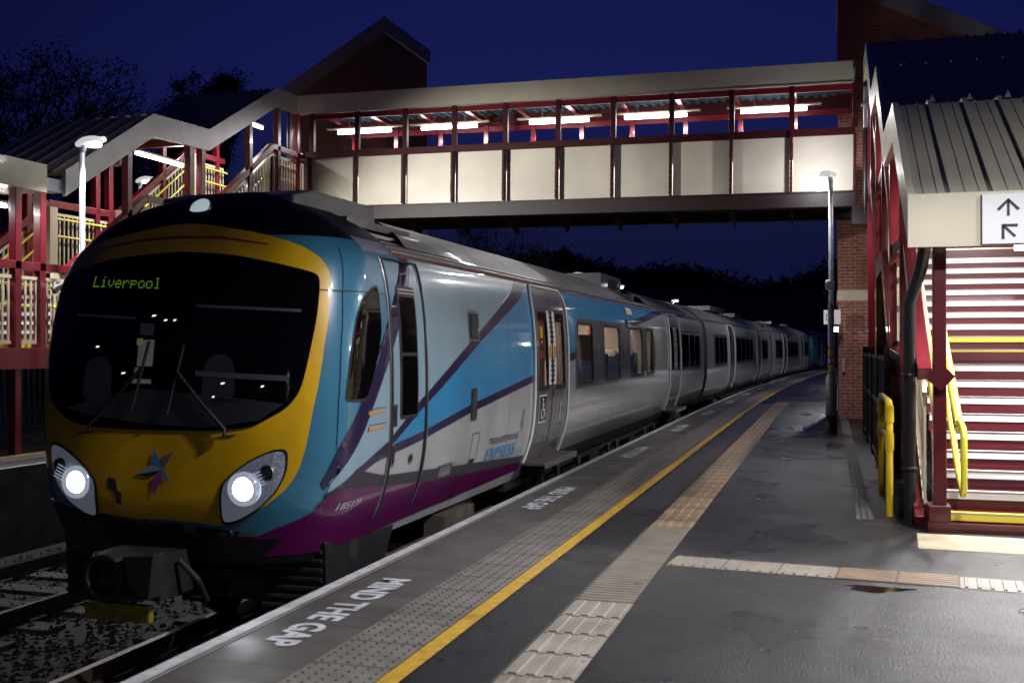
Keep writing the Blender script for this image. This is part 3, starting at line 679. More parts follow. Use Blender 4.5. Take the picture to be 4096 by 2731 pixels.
    cdr=m.build('cab_door',root)
    m=MB(); spatch(m,rrect(1.36,1.76,1.0,2.12,.03),'t_rubber',.0125); spatch(m,rrect(1.40,1.73,1.56,2.03,.02),'t_glass',.016); spatch(m,rrect(1.40,1.73,1.03,1.53,.02),'t_glass',.016)
    for z in (2.055,2.085): spatch(m,[(1.39,z),(1.74,z),(1.74,z+.012),(1.39,z+.012)],'t_metal',.018)
    m.build('door_window',cdr)
    for y,z,w_,h in ((1.22,.95,.08,.18),(1.22,.62,.07,.18)):
        m=MB(); spatch(m,rrect(y,y+w_,z,z+h,.01),'t_metal',.010); spatch(m,rrect(y+.015,y+w_-.015,z+.02,z+h-.02,.01),'t_rubber',.013); m.build('door_handle',cdr)
    # ---- fittings on the flank
    m=MB(); spatch(m,rrect(3.17,3.50,1.66,1.98,.04),'t_metal',.012); spatch(m,rrect(3.20,3.47,1.69,1.95,.03),'t_rubber',.014)
    fn=fside(.022)
    for k in range(8): y=3.225+k*.032; m.tube([fn(y,1.70),fn(y,1.94)],.006,'t_grey',6)
    m.build('vent_grille',root)
    m=MB(); spatch(m,rrect(3.21,3.39,.87,1.19,.015),'t_metal',.010); spatch(m,rrect(3.23,3.37,.90,1.15,.01),'t_logogrey',.013); spatch(m,[(3.25,1.10),(3.35,1.10),(3.35,1.14),(3.25,1.14)],'t_metal',.02); m.build('flank_hatch',root)
    m=MB(); spatch(m,ring((1.66,.648),.042,18),'t_metal',.010); spatch(m,ring((1.66,.648),.028,14),'t_rubber',.013); m.build('filler_cap',root)
    m=MB(); spatch(m,rrect(2.42,2.84,.365,.50,.02),'t_metal',.009); spatch(m,rrect(2.46,2.79,.38,.485,.02),'t_grey',.012); m.build('filler_flap',root)
    m=MB(); 
    for z0,z1,y0,y1 in ((.36,.73,3.30,3.31),(.36,.73,3.53,3.54)): spatch(m,[(y0,z0),(y1,z0),(y1,z1),(y0,z1)],'t_rubber',.008)
    spatch(m,[(3.30,.725),(3.54,.725),(3.54,.735),(3.30,.735)],'t_metal',.009); spatch(m,rrect(3.34,3.48,.40,.47,.01),'t_rubber',.009); m.build('service_hatch',root)
    m=MB(); spatch(m,rrect(12.02,12.65,2.18,2.335,.02),'t_metal',.012); spatch(m,rrect(12.05,12.62,2.20,2.32,.02),'stone_band',.015); m.build('exit_light_panel',root)
    m=MB(); spatch(m,rrect(11.80,12.05,1.94,2.10,.05),'t_rubber',.014); m.build('side_lamp',root)
    for pl in ([(.22,2.03),(1.16,2.03),(1.16,2.037),(.22,2.037)],[(.36,.33),(1.16,.33),(1.16,.337),(.36,.337)],[(4.55,.3),(4.556,.3),(4.556,2.36),(4.55,2.36)]): m=MB(); spatch(m,pl,'t_rubber',.0115); m.build('panel_seam',root)
    m=MB()   # wrench marks and seam lines
    for z in (1.09,.965):
        spatch(m,[(.76,z-.012),(1.06,z-.006),(1.06,z+.006),(.76,z+.012)],'t_orange',.011)
        spatch(m,[(.72,z-.02),(.78,z-.008),(.78,z+.008),(.72,z+.02),(.745,z)],'t_orange',.0115)
        spatch(m,[(.74,z+.028),(1.07,z+.028),(1.07,z+.034),(.74,z+.034)],'t_grey',.011)
    m.build('jacking_mark',root)
    # ---- lettering
    def lettering(s,y0,z0,wd,h,mt,bold=.0,shear=0,rise=0,nm='lettering',off=.012):
        me=textmesh(s,1,bold=bold,shear=shear); bm=cutpoly(me,[],[]); X=[v.co.x for v in bm.verts];Y=[v.co.y for v in bm.verts]
        xa,xb,ya,yb=min(X),max(X),min(Y),max(Y); k=wd/(xb-xa);kz=h/(yb-ya)
        for v in bm.verts: a=(v.co.x-xa)*k; v.co=(y0+a,z0+(v.co.y-ya)*kz+a*rise,0)
        m=MB(); m.bm(bm,mt,fside(off),smooth=False); bm.free(); m.build(nm,root)
    lettering('TRANSPENNINE',3.90,.56,1.12,.075,'t_logogrey',.004,.12,-.01)
    lettering('EXPRESS',3.86,.385,1.14,.14,'t_logoblue',.008,.2,-.01)
    lettering('185139',.42,.375,.34,.055,'t_silver',.02,.25,.0,'fleet_number')
    lettering('coach C',7.47,1.56,.32,.035,'t_navy',.0,0,0,'coach_lettering'); lettering('1-17>',7.50,1.49,.26,.04,'t_navy',.0,0,0,'coach_lettering')
    for y in (9.32,11.6): 
        m=MB(); spatch(m,[(y,1.40),(y+.05,1.40),(y+.05,1.66),(y+.02,1.66),(y-.04,1.60),(y-.04,1.58),(y,1.60)],'t_silver',.012); spatch(m,[(y-.05,1.39),(y+.10,1.39),(y+.10,1.41),(y-.05,1.41)],'t_silver',.013); m.build('class_number',root)
    m=MB()
    for pl,mt in star(5.16,.75,.16,.42): spatch(m,pl,mt,.012)
    m.build('star_emblem',root)
    # ---- doors and windows
    door(root,*DOOR1,True); door(root,*DOOR2,True,False)
    m=MB()
    for c in (17.85,18.1):
        spatch(m,[(c-.07,1.13),(c+.07,1.13),(c+.07,2.07),(c-.07,2.07)],'t_white',.016)
        for k in range(8): spatch(m,ring((c,1.18+k*.11),.035,8),'t_logogrey',.019)
        spatch(m,rrect(c-.06,c+.06,1.5,1.62,.01),'t_yellow',.021)
    m.build('warning_sticker',root)
    for a,c in ((17.25,17.65),(18.3,18.7)): m=MB(); spatch(m,rrect(a,c,1.08,2.05,.03),'t_glass',.014); m.build('door_window',root)
    for a,c in HOLES1[2:]:
        m=MB(); ringwin(m,a,c,*HZ,'t_rubber',.014,True); spatch(m,[(a,HZ[0]),(c,HZ[0]),(c,HZ[1]),(a,HZ[1])],'window_glass',-.008); m.build('window',root)
    for a,c in ((19.2,20.4),(20.7,21.6),(21.75,22.75)):
        m=MB(); ringwin(m,a,c,*HZ,'t_rubber',.014,True); spatch(m,rrect(a,c,*HZ),'t_glass',.011); m.build('window',root)
    # ---- interior seen through the lit windows
    m=MB(); X0=-1.25
    m.add([(X0,5.4,.3),(X0,15.4,.3),(X0,15.4,2.3),(X0,5.4,2.3)],[(0,1,2,3)],'interior'); m.add([(X0,5.4,2.25),(1.26,5.4,2.25),(1.26,15.4,2.25),(X0,15.4,2.25)],[(0,1,2,3)],'interior'); m.add([(X0,5.4,.3),(1.2,5.4,.3),(1.2,15.4,.3),(X0,15.4,.3)],[(0,1,2,3)],'t_grey')
    m.box((-1.2,5.36,.3),(1.22,5.4,2.25),'int_brown'); m.box((-1.2,15.4,.3),(1.22,15.44,2.25),'interior'); m.box((-1.2,7.30,.3),(1.0,7.34,2.25),'int_brown')
    m.box((.55,7.9,.3),(.60,9.05,2.25),'int_brown'); m.box((-1.0,9.3,.3),(1.0,9.36,2.25),'interior')
    for k in range(4): m.box((-.9+k*.6,9.29,1.4),(-.5+k*.6,9.3,1.8),'t_grey')
    m.box((-.12,7.4,2.22),(.12,15.3,2.245),'int_lamp'); m.box((-.12,5.5,2.22),(.12,7.2,2.245),'int_lamp')
    m.build('saloon',root)
    for y in (10.2,11.2,12.4,13.0,14.2):
        s_=MB(); 
        for x in (.45,-1.05): s_.box((x,y,.35),(x+.62,y+.45,.82),'seat_cloth'); s_.box((x,y+.40,.8),(x+.62,y+.52,1.5),'seat_cloth'); s_.box((x+.08,y+.39,1.42),(x+.54,y+.53,1.56),'interior')
        s_.build('seat',root,bevel=.04)
    m=MB(); m.box((.5,12.15,1.0),(1.2,12.35,1.05),'interior'); m.box((.3,13.5,.3),(.34,13.9,2.2),'t_red'); m.build('table',root)
    light('AREA','saloon_light',(0,11,2.2),150,(1,.86,.74),.6,(0,0,0),root,7.0); light('AREA','vestibule_light',(0,6.4,2.2),14,(1,.8,.7),.6,(0,0,0),root,1.2)
    # ---- roof gear
    m=MB(); m.prism([(.95,2.86),(1.25,2.935),(2.55,2.955),(2.62,2.70),(.9,2.6)],lambda p,d:(d,p[0],p[1]),-.62,.62,'t_roof'); m.build('roof_cowl',root,bevel=.02)
    m=MB(); m.box((.2,1.7,2.5),(.85,3.0,2.62),'t_grey'); m.bar((.9,1.65,2.60),(.9,2.9,2.60),.04,.03,'t_metal'); m.bar((.72,1.65,2.72),(.72,3.1,2.72),.09,.07,'t_grey'); m.bar((1.02,1.65,2.52),(1.02,2.3,2.52),.02,.04,'t_metal'); m.build('roof_pipework',root)
    m=MB(); m.box((-.8,13.5,2.5),(.55,15.6,3.06),'t_grey'); m.box((.552,14.2,2.8),(.556,15.2,2.98),'t_rubber'); m.box((-.8,15.7,2.5),(.75,16.8,2.75),'t_roof')
    for k in range(5): m.lathe([(0,.0),(.12,.0),(.12,.03),(0,.04)],(.7,13.6+k*.55,2.52),'t_metal','z',14)
    m.build('roof_cooler',root,bevel=.02)
    for y in (6.9,8.0): m=MB(); m.tube([(-.1,y,2.96),(-.1,y+.05,3.0),(-.1,y+.45,3.0),(-.1,y+.5,2.96)],.012,'t_metal',6); m.build('lifting_eye',root)
    # ---- below the nose
    for s in (1,-1):
        m=MB(); m.prism([(.42,.13),(1.75,.06),(1.55,-.20),(.95,-.42),(.46,-.42)],lambda p,d:(s*d,p[0],p[1]),.62,1.17,'t_skirt')
        for y,z,r in ((.92,-.0,.09),(.80,-.28,.06)): m.lathe([(0,0),(r,0)],(s*1.174,y,z),'t_rubber','x',16)
        for k in range(7): m.box((s*.64,.405,-.38+k*.07),(s*1.15,.42,-.345+k*.07),'t_under')
        m.build('nose_skirt',root,bevel=.015)
    m=MB(); m.box((-1.05,.35,.0),(1.05,1.8,.17),'t_skirt'); m.box((-.62,.7,-.42),(.62,1.6,0),'t_under'); m.build('headstock',root,bevel=.02)
    m=MB(); m.box((-.36,-.28,-.22),(.22,.20,.10),'coupler_dark'); m.lathe([(.02,0),(.10,-.02),(.13,-.12),(.17,-.12),(.19,0),(.19,.1)],(-.18,-.28,-.05),'coupler_dark','y',20); m.lathe([(0,0),(.09,0)],(-.18,-.29,-.05),'t_rubber','y',18)
    m.prism([(.0,.12),(.26,.14),(.22,-.18),(.06,-.10)],lambda p,d:(p[0],d,p[1]),-.42,-.28,'coupler_dark'); m.tube([(-.05,.1,-.05),(-.05,.9,-.05)],.13,'t_under',16); m.tube([(.25,-.1,.05),(.38,-.05,-.1),(.36,.1,-.28),(.1,.2,-.3)],.025,'t_under',8); m.tube([(-.35,-.1,.05),(-.5,0,-.1),(-.45,.2,-.25)],.025,'t_under',8)
    for k in range(4): m.lathe([(0,0),(.02,0),(.02,.03),(0,.03)],(-.33+.15*k,-.31,.07),'t_metal','y',10)
    cp=m.build('coupler',root,bevel=.012)
    m=MB(); m.box((-.46,-.24,-.40),(.10,-.18,-.27),'plate_dim'); m.build('coupler_plate',cp,bevel=.012)
    bogie(root,3.4); bogie(root,19.8); underframe(root,5.3,18.0,5)
    return root
def mid_car(name,label,seed=1,cab=False):
    root=thing(name,label,'train'); L=22.6
    b=body_shell([],False,L); gutter(b,.05,L-.05,False)
    P=lambda poly,m,o=.004: spatch(b,poly,m,o,False)
    for a,c in ((1.6,4.9),(7.3,13.6),(17.6,20.6)): P([(a,1.02),(c,1.02),(c,2.02),(a,2.02)],'t_grey',.008)
    P([(0,0),(L,0),(L,.15),(0,.15)],'t_grey',.005)
    if seed==1: P([(12.0,1.95),(14.2,1.35),(16.2,.35),(15.6,.35),(12.8,1.5),(11.0,2.36),(13.8,2.36)],'t_blue',.0095); P([(5.7,.5),(9.5,.25),(9.5,.16),(4.6,.16)],'t_purple',.005)
    if cab: P([(16.5,2.38),(18.5,1.6),(L,.2),(L,2.38)],'t_teal',.0095); P([(9,2.38),(12,2.38),(8,2.1),(6,2.1)],'t_navy',.005)
    b.build('body',root)
    for a,c in ((5.3,7.0),(15.4,17.1)):
        door(root,a,c,False,False)
        m=MB(); 
        for q in (a+.25,c-.65): spatch(m,rrect(q,q+.4,1.08,2.05,.03),'t_glass',.014,False)
        m.build('door_window',root)
        m=MB()
        for q in ((a+c)/2-.12,(a+c)/2+.12):
            spatch(m,[(q-.06,1.13),(q+.06,1.13),(q+.06,2.07),(q-.06,2.07)],'t_silver',.016,False)
            for k in range(8): spatch(m,ring((q,1.18+k*.11),.035,8),'t_logogrey',.019,False)
        m.build('warning_sticker',root)
    for a,c in ((1.8,2.7),(2.85,3.8),(3.9,4.7),(7.5,8.9),(9.1,10.5),(10.7,12.1),(12.3,13.4),(17.8,19.1),(19.3,20.4)):
        m=MB(); ringwin(m,a,c,*HZ,'t_rubber',.014,False); spatch(m,rrect(a,c,*HZ),'t_glass',.011,False); m.build('window',root)
    MB().box((-.8,6.5,2.9),(.6,10.5,3.08),'t_grey').build('roof_cooler',root,bevel=.02); MB().box((-.8,14,2.85),(.6,16,3.05),'t_grey').build('roof_cooler',root,bevel=.02)
    m=MB(); m.box((-1.0,L,.1),(1.0,L+.42,2.7),'t_rubber'); m.build('gangway',root)
    bogie(root,3.2); bogie(root,L-3.2); underframe(root,5,L-5,seed+8); return root
XT=-4.82
def place(o,ya,yb):
    a=(XT+arc(ya),ya); b=(XT+arc(yb),yb); o.location=(a[0],a[1],0); o.rotation_euler=(0,0,-math.atan2(b[0]-a[0],b[1]-a[1]))
c1=lead_car('leading_train_carriage','yellow-nosed leading train carriage with blue diagonal stripes and lit headlights'); place(c1,6.9,6.91)
g2=MB(); g2.box((-.9,24.0,.1),(.9,24.4,2.75),'t_rubber'); g2.build('gangway',c1)
c2=mid_car('middle_train_carriage','grey and silver train carriage coupled directly behind the leading carriage',1); place(c2,31.3,53.9)
c3=mid_car('rear_train_carriage','distant grey train carriage with blue end, third from the nose',2,True); place(c3,54.3,76.9)
c4=lead_car('second_train_carriage','far yellow-fronted carriage at the bend beyond the grey carriages',False); place(c4,78.6,100)
# ================================================================ covered stairs, footbridge, lift towers
RISE=.158
def flight(y0,z0,n,going): return [(y0+i*going,z0+(i+1)*RISE) for i in range(n)]
FL=[(10.07,0,10,.25),(14.35,1.58,9,.25),(18.35,3.002,11,.25)]   # start y, base z, risers, going
def floorz(y):
    z=0
    for y0,z0,n,g_ in FL:
        if y>=y0+(n-1)*g_: z=z0+n*RISE
        elif y>=y0: z=z0+RISE+(y-y0)/g_*RISE
    return z
def fence_run(root,xc,pts,side,name_y0,yellow=True,gap=.115,inner=1):
    """balustrade along a polyline of (y, floor z) at x=xc; inner is the direction of the walkway"""
    for (ya,za),(yb,zb) in zip(pts[:-1],pts[1:]):
        m=MB(); hr=MB(); hr2=MB(); top=MB(); bot=MB()
        n=max(1,int(abs(yb-ya)/gap))
        for k in range(n+1):
            t=k/n; y=ya+(yb-ya)*t; z=za+(zb-za)*t
            m.box((xc-.012,y-.016,z+.10),(xc+.012,y+.016,z+1.08),'cream')
        m.bar((xc,ya,za+.10),(xc,yb,zb+.10),.03,.05,'cream'); m.bar((xc,ya,za+1.08),(xc,yb,zb+1.08),.04,.05,'cream')
        top.bar((xc,ya,za+1.26),(xc,yb,zb+1.26),.13,.13,'burgundy')
        bot.bar((xc-inner*.05,ya,za-.13),(xc-inner*.05,yb,zb-.13),.09,.30,'burgundy')
        for h,q in ((.66,hr),(.98,hr2)): q.tube([(xc+inner*.11,ya,za+h),(xc+inner*.11,yb,zb+h)],.024,'handrail',8)
        m.build('baluster_panel',root); top.build('top_rail',root,bevel=.01); bot.build('stringer',root,bevel=.01); hr.build('handrail',root); hr2.build('handrail',root)
def steps(root,x0,x1,y0,z0,n,g_,first=True):
    for i,(y,z) in enumerate(flight(y0,z0,n,g_)):
        m=MB(); tgt=MB()
        m.box((x0,y,z-RISE-.02),(x1,y+.02,z-.03),'burgundy_dk')          # riser
        m.box((x0,y-.01,z-.04),(x1,y+g_+.02,z-.006),'burgundy_dk')      # tread
        mm='handrail' if i in (0,n-1) else 'nosing_white'
        tgt.box((x0+.01,y-.018,z-.068),(x1-.01,y-.004,z),mm); tgt.box((x0+.01,y-.018,z),(x1-.01,y+.055,z+.004),mm)
        tgt.box((x0+.01,y-.022,z-.010),(x1-.01,y-.0182,z+.0035),'t_metal')
        st=m.build('step',root); q=tgt.build('nosing',st)
        if i in (0,n-1): q['label']='yellow nosing'
def canopy(root,x0,x1,prof,track,fas=.40,posts=(),floorf=floorz,frontfascia=True,grey=True):
    """prof: (y, top z) profile; track: the x of the face towards the tracks"""
    dirx=1 if track==x0 else -1
    dk=MB()
    for (ya,za),(yb,zb) in zip(prof[:-1],prof[1:]):
        dk.bar(((x0+x1)/2,ya,za-.06),((x0+x1)/2,yb,zb-.06),abs(x1-x0)-.06,.05,'roof_metal')
        n=int(abs(x1-x0)/.11)
        for k in range(1,n):
            x=x0+(x1-x0)*k/n; big=k%3==0
            dk.bar((x,ya,za-.025+(.012 if big else 0)),(x,yb,zb-.025+(.012 if big else 0)),.012 if not big else .045,.006 if not big else .04,'roof_metal')
    dk.build('roof_deck',root)
    for (ya,za),(yb,zb),(yc,zc) in zip(prof[:-2],prof[1:-1],prof[2:]):
        if (zb-za)/(yb-ya)>(zc-zb)/(yc-yb)+.2:
            n=int(abs(x1-x0)/.33)
            for k in range(1,n): x=x0+(x1-x0)*k/n; cp=MB(); cp.add([(x-.035,yb-.02,zb-.02),(x+.035,yb-.02,zb-.02),(x,yb-.02,zb+.055),(x,yb+.1,zb-.02)],[(0,1,2),(1,3,2),(0,2,3)],'galv'); cp.build('seam_cap',root)
    so=MB()
    for (ya,za),(yb,zb) in zip(prof[:-1],prof[1:]): so.bar(((x0+x1)/2,ya+.03,za-.16),((x0+x1)/2,yb-.03,zb-.16),abs(x1-x0)-.2,.02,'fascia')
    so.build('soffit',root)
    for xx,nm in ((x0,'a'),(x1,'b')):
        f=MB(); s=1 if xx==max(x0,x1) else -1
        top=[(y,z) for y,z in prof]; bt=[(y,z-fas) for y,z in prof[::-1]]
        f.prism(top+bt,lambda p,d:(d,p[0],p[1]),xx-.03,xx+.03,'fascia_grey' if grey else 'fascia')
        f.build('fascia',root)
    if frontfascia:
        y,z=prof[0]; f=MB(); f.box((x0-.032,y-.05,z-.44),(x1+.032,y-.012,z+.015),'cream'); f.box((x0+.55,y-.052,z-.44),(x0+.554,y-.0505,z),'fascia'); f.build('fascia',root)
    return
def post(root,x,y,z0,z1,w_=.13):
    m=MB(); m.box((x-w_/2,y-w_/2,z0),(x+w_/2,y+w_/2,z1),'burgundy'); return m.build('post',root,bevel=.008)
def topz(prof,y):
    for (a,b),(c,d) in zip(prof[:-1],prof[1:]):
        if a<=y<=c: return b+(d-b)*(y-a)/(c-a)
    return prof[-1][1]
def tube_lamp(root,p,q,power,name='tube_light',housing='cream'):
    p=Vector(p);q=Vector(q); m=MB(); m.tube([p,q],.032,'tube_lamp',10); m2=MB(); m2.bar(p+Vector((0,0,.055)),q+Vector((0,0,.055)),.10,.035,housing)
    h=m2.build(name,root); m.build('diffuser',h)
    c=(p+q)/2; d=q-p; light('AREA','tube_glow',c-Vector((0,0,.05)),power,(1,.97,.98),d.length,(0,0,math.atan2(d.y,d.x)),root,.08)
PROF_R=[(9.80,2.90),(12.1,4.22),(14.1,4.28),(16.35,5.70),(18.3,5.78),(20.7,7.22),(22.3,7.28)]
PROF_L=[(14.2,4.42),(16.5,5.80),(18.3,5.87),(20.95,7.30),(21.9,7.34)]
LO=[(y,floorz(y)) for y in (14.35,16.35,18.35,20.85,22.3)]
# ---------------- left-hand stairs
ls=thing('covered_staircase','covered burgundy staircase with cream balusters on the opposite platform, behind the train nose','staircase')
XI,XO=-11.7,-13.8
fl=[(12.0,1.58),(14.35,1.58),(16.35,3.0),(18.35,3.0),(20.85,4.74),(22.3,4.74)]
fence_run(ls,XI,fl,1,0,inner=-1); fence_run(ls,XO,fl,1,0,inner=1)
steps(ls,XO+.12,XI-.12,*FL[1][:2],FL[1][2],FL[1][3]); steps(ls,XO+.12,XI-.12,*FL[2][:2],FL[2][2],FL[2][3])
for a,c in (((XO-3,11.9,1.40),(XI,14.4,1.555)),((XO,16.3,2.86),(XI,18.4,2.98)),((XO,20.8,4.58),(XI,22.4,4.72))): MB().box(a,c,'burgundy_dk').build('landing',ls)
m=MB(); m.box((XI-.06,9.0,1.28),(XI+.10,14.4,1.57),'burgundy'); m.build('landing_beam',ls)
m=MB()
for i in range(25): y=9.1+i*.115; m.box((XI-.012,y-.016,1.66),(XI+.012,y+.016,2.62),'cream')
m.build('baluster_panel',ls); m=MB(); m.bar((XI,9,2.84),(XI,12.0,2.84),.13,.13,'burgundy'); m.build('top_rail',ls)
m=MB(); m.box((XI-.14,9.0,1.60),(XI-.06,14.0,1.66),'handrail'); m.build('yellow_edge_strip',ls)
for x,zz in ((XO-1.2,0),): pass
canopy(ls,XO-.05,XI+.05,PROF_L,XI+.05,.42,frontfascia=False)
m=MB(); m.box((XO-3,9.2,4.0),(XI+.08,13.78,4.43),'cream'); m.build('landing_canopy',ls)
m=MB(); m.add([(XI+.083,9.2,4.21),(XI+.083,13.78,4.21),(XI+.083,13.78,4.2),(XI+.083,9.2,4.2)],[(0,1,2,3)],'fascia'); m.box((XI-.2,13.8,4.05),(XI+.02,14.2,4.25),'galv'); m.tube([(XI-.3,13.9,3.9),(XI-.1,14.0,4.1),(XI-.5,14.15,4.3)],.05,'galv',8); m.build('roof_gutter',ls)
for y in (13.2,13.72,15.85,17.72,18.12,19.9,21.1,22.0):
    zt=topz(PROF_L,y)-.40 if y>14.2 else 4.02
    for x in (XI,XO): post(ls,x,y,(0 if y in (13.2,18.12) else floorz(y)-.25),zt)
for y in (15.85,17.72,19.9,21.1):
    m=MB(); z=topz(PROF_L,y)-.30; m.box((XO,y-.05,z-.1),(XI,y+.05,z+.05),'burgundy'); m.build('cross_beam',ls)
for y in (14.3,16.3,18.35,20.9):
    for x in (XI-.12,XO+.12): m=MB(); m.box((x-.09,y-.10,floorz(y)-.02),(x+.09,y+.10,floorz(y)+1.20),'cream'); m.build('newel_panel',ls)
tube_lamp(ls,(-12.5,12.3,3.84),(-12.5,13.9,3.84),75); tube_lamp(ls,(-12.5,17.2,5.26),(-12.5,18.7,5.26),75); None
tube_lamp(ls,(-12.7,20.9,6.72),(-12.7,22.2,6.72),80)
for p in ((-11.95,15.9,4.85),(-11.95,20.3,6.35)):
    c=thing('security_camera','white dome camera under the %s of the left stair canopy'%('lower slope' if p[1]<18 else 'upper slope'),'camera',p); m=MB(); m.lathe([(0,-.09),(.07,-.06),(.09,0),(.09,.07),(.03,.09),(0,.09)],(0,0,0),'sign_white','z',16); m.build('housing',c); m=MB(); m.tube([(0,0,.08),(0,0,.3)],.02,'sign_white',8); m.build('bracket',c)
# ---------------- right-hand stairs
rs=thing('covered_staircase','covered staircase with burgundy risers and white nosings at the right edge','staircase')
XA,XB=.82,3.5
fr=[(10.25,.10),(12.3,1.50),(14.35,1.58),(16.35,3.0),(18.35,3.0),(20.85,4.74),(22.3,4.74)]
fence_run(rs,XA,fr,1,0,inner=1); fence_run(rs,XB,fr,1,0,inner=-1)
for y0,z0,n,g_ in FL: steps(rs,XA+.12,XB-.12,y0,z0,n,g_)
MB().box((XA,9.95,.0),(XB,10.08,.075),'burgundy_dk').build('base_plate',rs)
for a,c in (((XA+.1,12.3,1.46),(XB-.1,14.4,1.555)),((XA,16.3,2.86),(XB,18.4,2.98)),((XA,20.8,4.58),(XB,22.4,4.72))): MB().box(a,c,'burgundy_dk').build('landing',rs)
canopy(rs,.68,3.62,PROF_R,.68,.42,grey=False)
m=MB(); m.box((.93-.055,10.05,0),(.93+.055,10.17,2.6),'burgundy_dk'); m.box((.93-.10,10.0,0),(.93+.085,10.24,.22),'burgundy_dk'); m.build('post',rs,bevel=.008)  # shade on post and end cap put into the darker burgundy
m=MB(); m.prism([(.93-.12,1.33),(.93,1.22),(.93+.12,1.35),(.93,1.47)],lambda p,d:(p[0],d,p[1]),9.97,10.05,'burgundy_dk'); m.build('rail_end_cap',rs)
for y in (12.2,14.2,16.3,18.3,20.6,22.1):
    for x in (XA-.03,XB+.03): post(rs,x,y,0 if y in (14.2,18.3,22.1) else floorz(y)-.3,topz(PROF_R,y)-.4)
for y in (10.3,12.2,14.2,16.3,18.3,20.6):
    m=MB(); z=topz(PROF_R,y)-.30; m.box((XA,y-.05,z-.1),(XB,y+.05,z+.05),'burgundy'); m.build('cross_beam',rs)
m=MB(); 
for dx in (0,.16): m.tube([(1.06+dx*.0,12.0,2.25-.38*dx),(1.06,9.92+dx*.2,.95-.38*dx/.16*.16),],.028,'handrail',10)
m.tube([(1.08,12.2,2.35),(1.08,10.0,.98),(1.08,9.72,.92),(1.08,9.66,.84),(1.08,9.66,.42),(1.08,9.72,.36),(1.08,10.05,.50),(1.08,12.2,1.95)],.028,'handrail',10)
m.build('handrail_end',rs)
tube_lamp(rs,(1.55,10.15,2.475),(3.1,10.15,2.475),190); tube_lamp(rs,(2.2,12.6,3.85),(2.2,14.0,3.85),260); tube_lamp(rs,(2.2,16.7,5.3),(2.2,18.0,5.3),190); tube_lamp(rs,(2.2,20.8,6.75),(2.2,22.1,6.75),50)
# drain pipes beside the stairs
m=MB(); m.tube([(.80,9.9,2.5),(.78,10.1,2.3),(.70,10.35,2.0),(.70,10.35,0)],.055,'black_steel',12); 
for z in (.5,1.35): m.lathe([(.056,-.02),(.068,-.02),(.068,.02),(.056,.02)],(.70,10.35,z),'black_steel','z',14)
m.build('drain_pipe',rs)
# ---------------- footbridge
fb=thing('footbridge','covered footbridge with cream side panels and lit open windows above the train','bridge',(-11.66,22.4,4.86),0)
BL=12.15; slope=-.12/BL
fb.rotation_euler=(0,math.atan(-slope),0)
# local: x along, y across (0 near face .. 2.3 far), z from the panel bottom
posts=[.15,1.29,2.47,3.65,4.84,6.03,7.24,8.48,9.72,10.92,12.15]
bw=2.3
for yy,s in ((0,-1),(bw,1)):
    m=MB()
    for a,b in zip(posts[:-1],posts[1:]):
        q=MB(); q.box((a+.035,yy-.012,0),(b-.035,yy+.012,1.12),'panel'); q.build('side_panel',fb)
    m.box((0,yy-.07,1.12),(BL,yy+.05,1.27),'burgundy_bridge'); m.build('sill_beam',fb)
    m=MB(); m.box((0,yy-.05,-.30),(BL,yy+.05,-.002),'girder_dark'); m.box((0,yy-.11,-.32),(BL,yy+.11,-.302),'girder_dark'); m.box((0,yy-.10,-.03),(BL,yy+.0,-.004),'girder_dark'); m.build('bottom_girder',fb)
    for i,a in enumerate(posts):
        q=MB(); q.box((a-.055,yy-.06,1.27),(a+.055,yy+.05,2.16),'burgundy_bridge' if s<0 else 'burgundy'); q.build('post',fb,bevel=.006)  # far posts coloured brighter as lit, near posts darker as shaded
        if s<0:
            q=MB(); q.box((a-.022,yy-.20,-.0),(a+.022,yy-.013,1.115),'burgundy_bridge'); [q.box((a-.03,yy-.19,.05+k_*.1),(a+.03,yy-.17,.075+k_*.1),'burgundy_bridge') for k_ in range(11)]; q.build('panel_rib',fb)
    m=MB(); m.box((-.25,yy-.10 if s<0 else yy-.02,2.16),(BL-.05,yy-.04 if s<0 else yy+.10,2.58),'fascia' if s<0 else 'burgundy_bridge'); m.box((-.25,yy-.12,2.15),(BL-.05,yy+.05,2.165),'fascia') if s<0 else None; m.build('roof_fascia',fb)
    m=MB(); m.box((0,yy-.03,2.02),(BL,yy+.03,2.145),'burgundy'); m.build('top_beam',fb)
for i,a in enumerate(posts[:-1]):
    q=MB(); q.prism([(-.1,-.30),(1.2,-.30),(1.05,-.58),(.80,-.62)],lambda p,d:(d,p[0],p[1]),a-.008,a+.008,'girder_dark'); q.build('floor_bracket',fb)
    q=MB(); q.box((a-.05,.05,2.20),(a+.05,bw-.05,2.30),'burgundy'); q.build('roof_beam',fb)
m=MB(); m.box((-.2,-.03,2.46),(BL,bw+.03,2.50),'deck_blue'); 
for k in range(60): m.box((-.1+k*.2,0,2.42),(0+k*.2,bw,2.461),'deck_blue')
m.build('roof_deck',fb)
m=MB(); m.box((0,.05,-.12),(BL,bw-.05,-.05),'burgundy_bridge'); m.build('floor',fb)
for yy in (.35,bw-.3):
    m=MB(); m.box((0,yy-.03,1.78 if yy<1 else 1.55),(BL,yy+.03,1.81 if yy<1 else 1.60),'cream')
    if yy>1: m.build('cable_tray',fb)
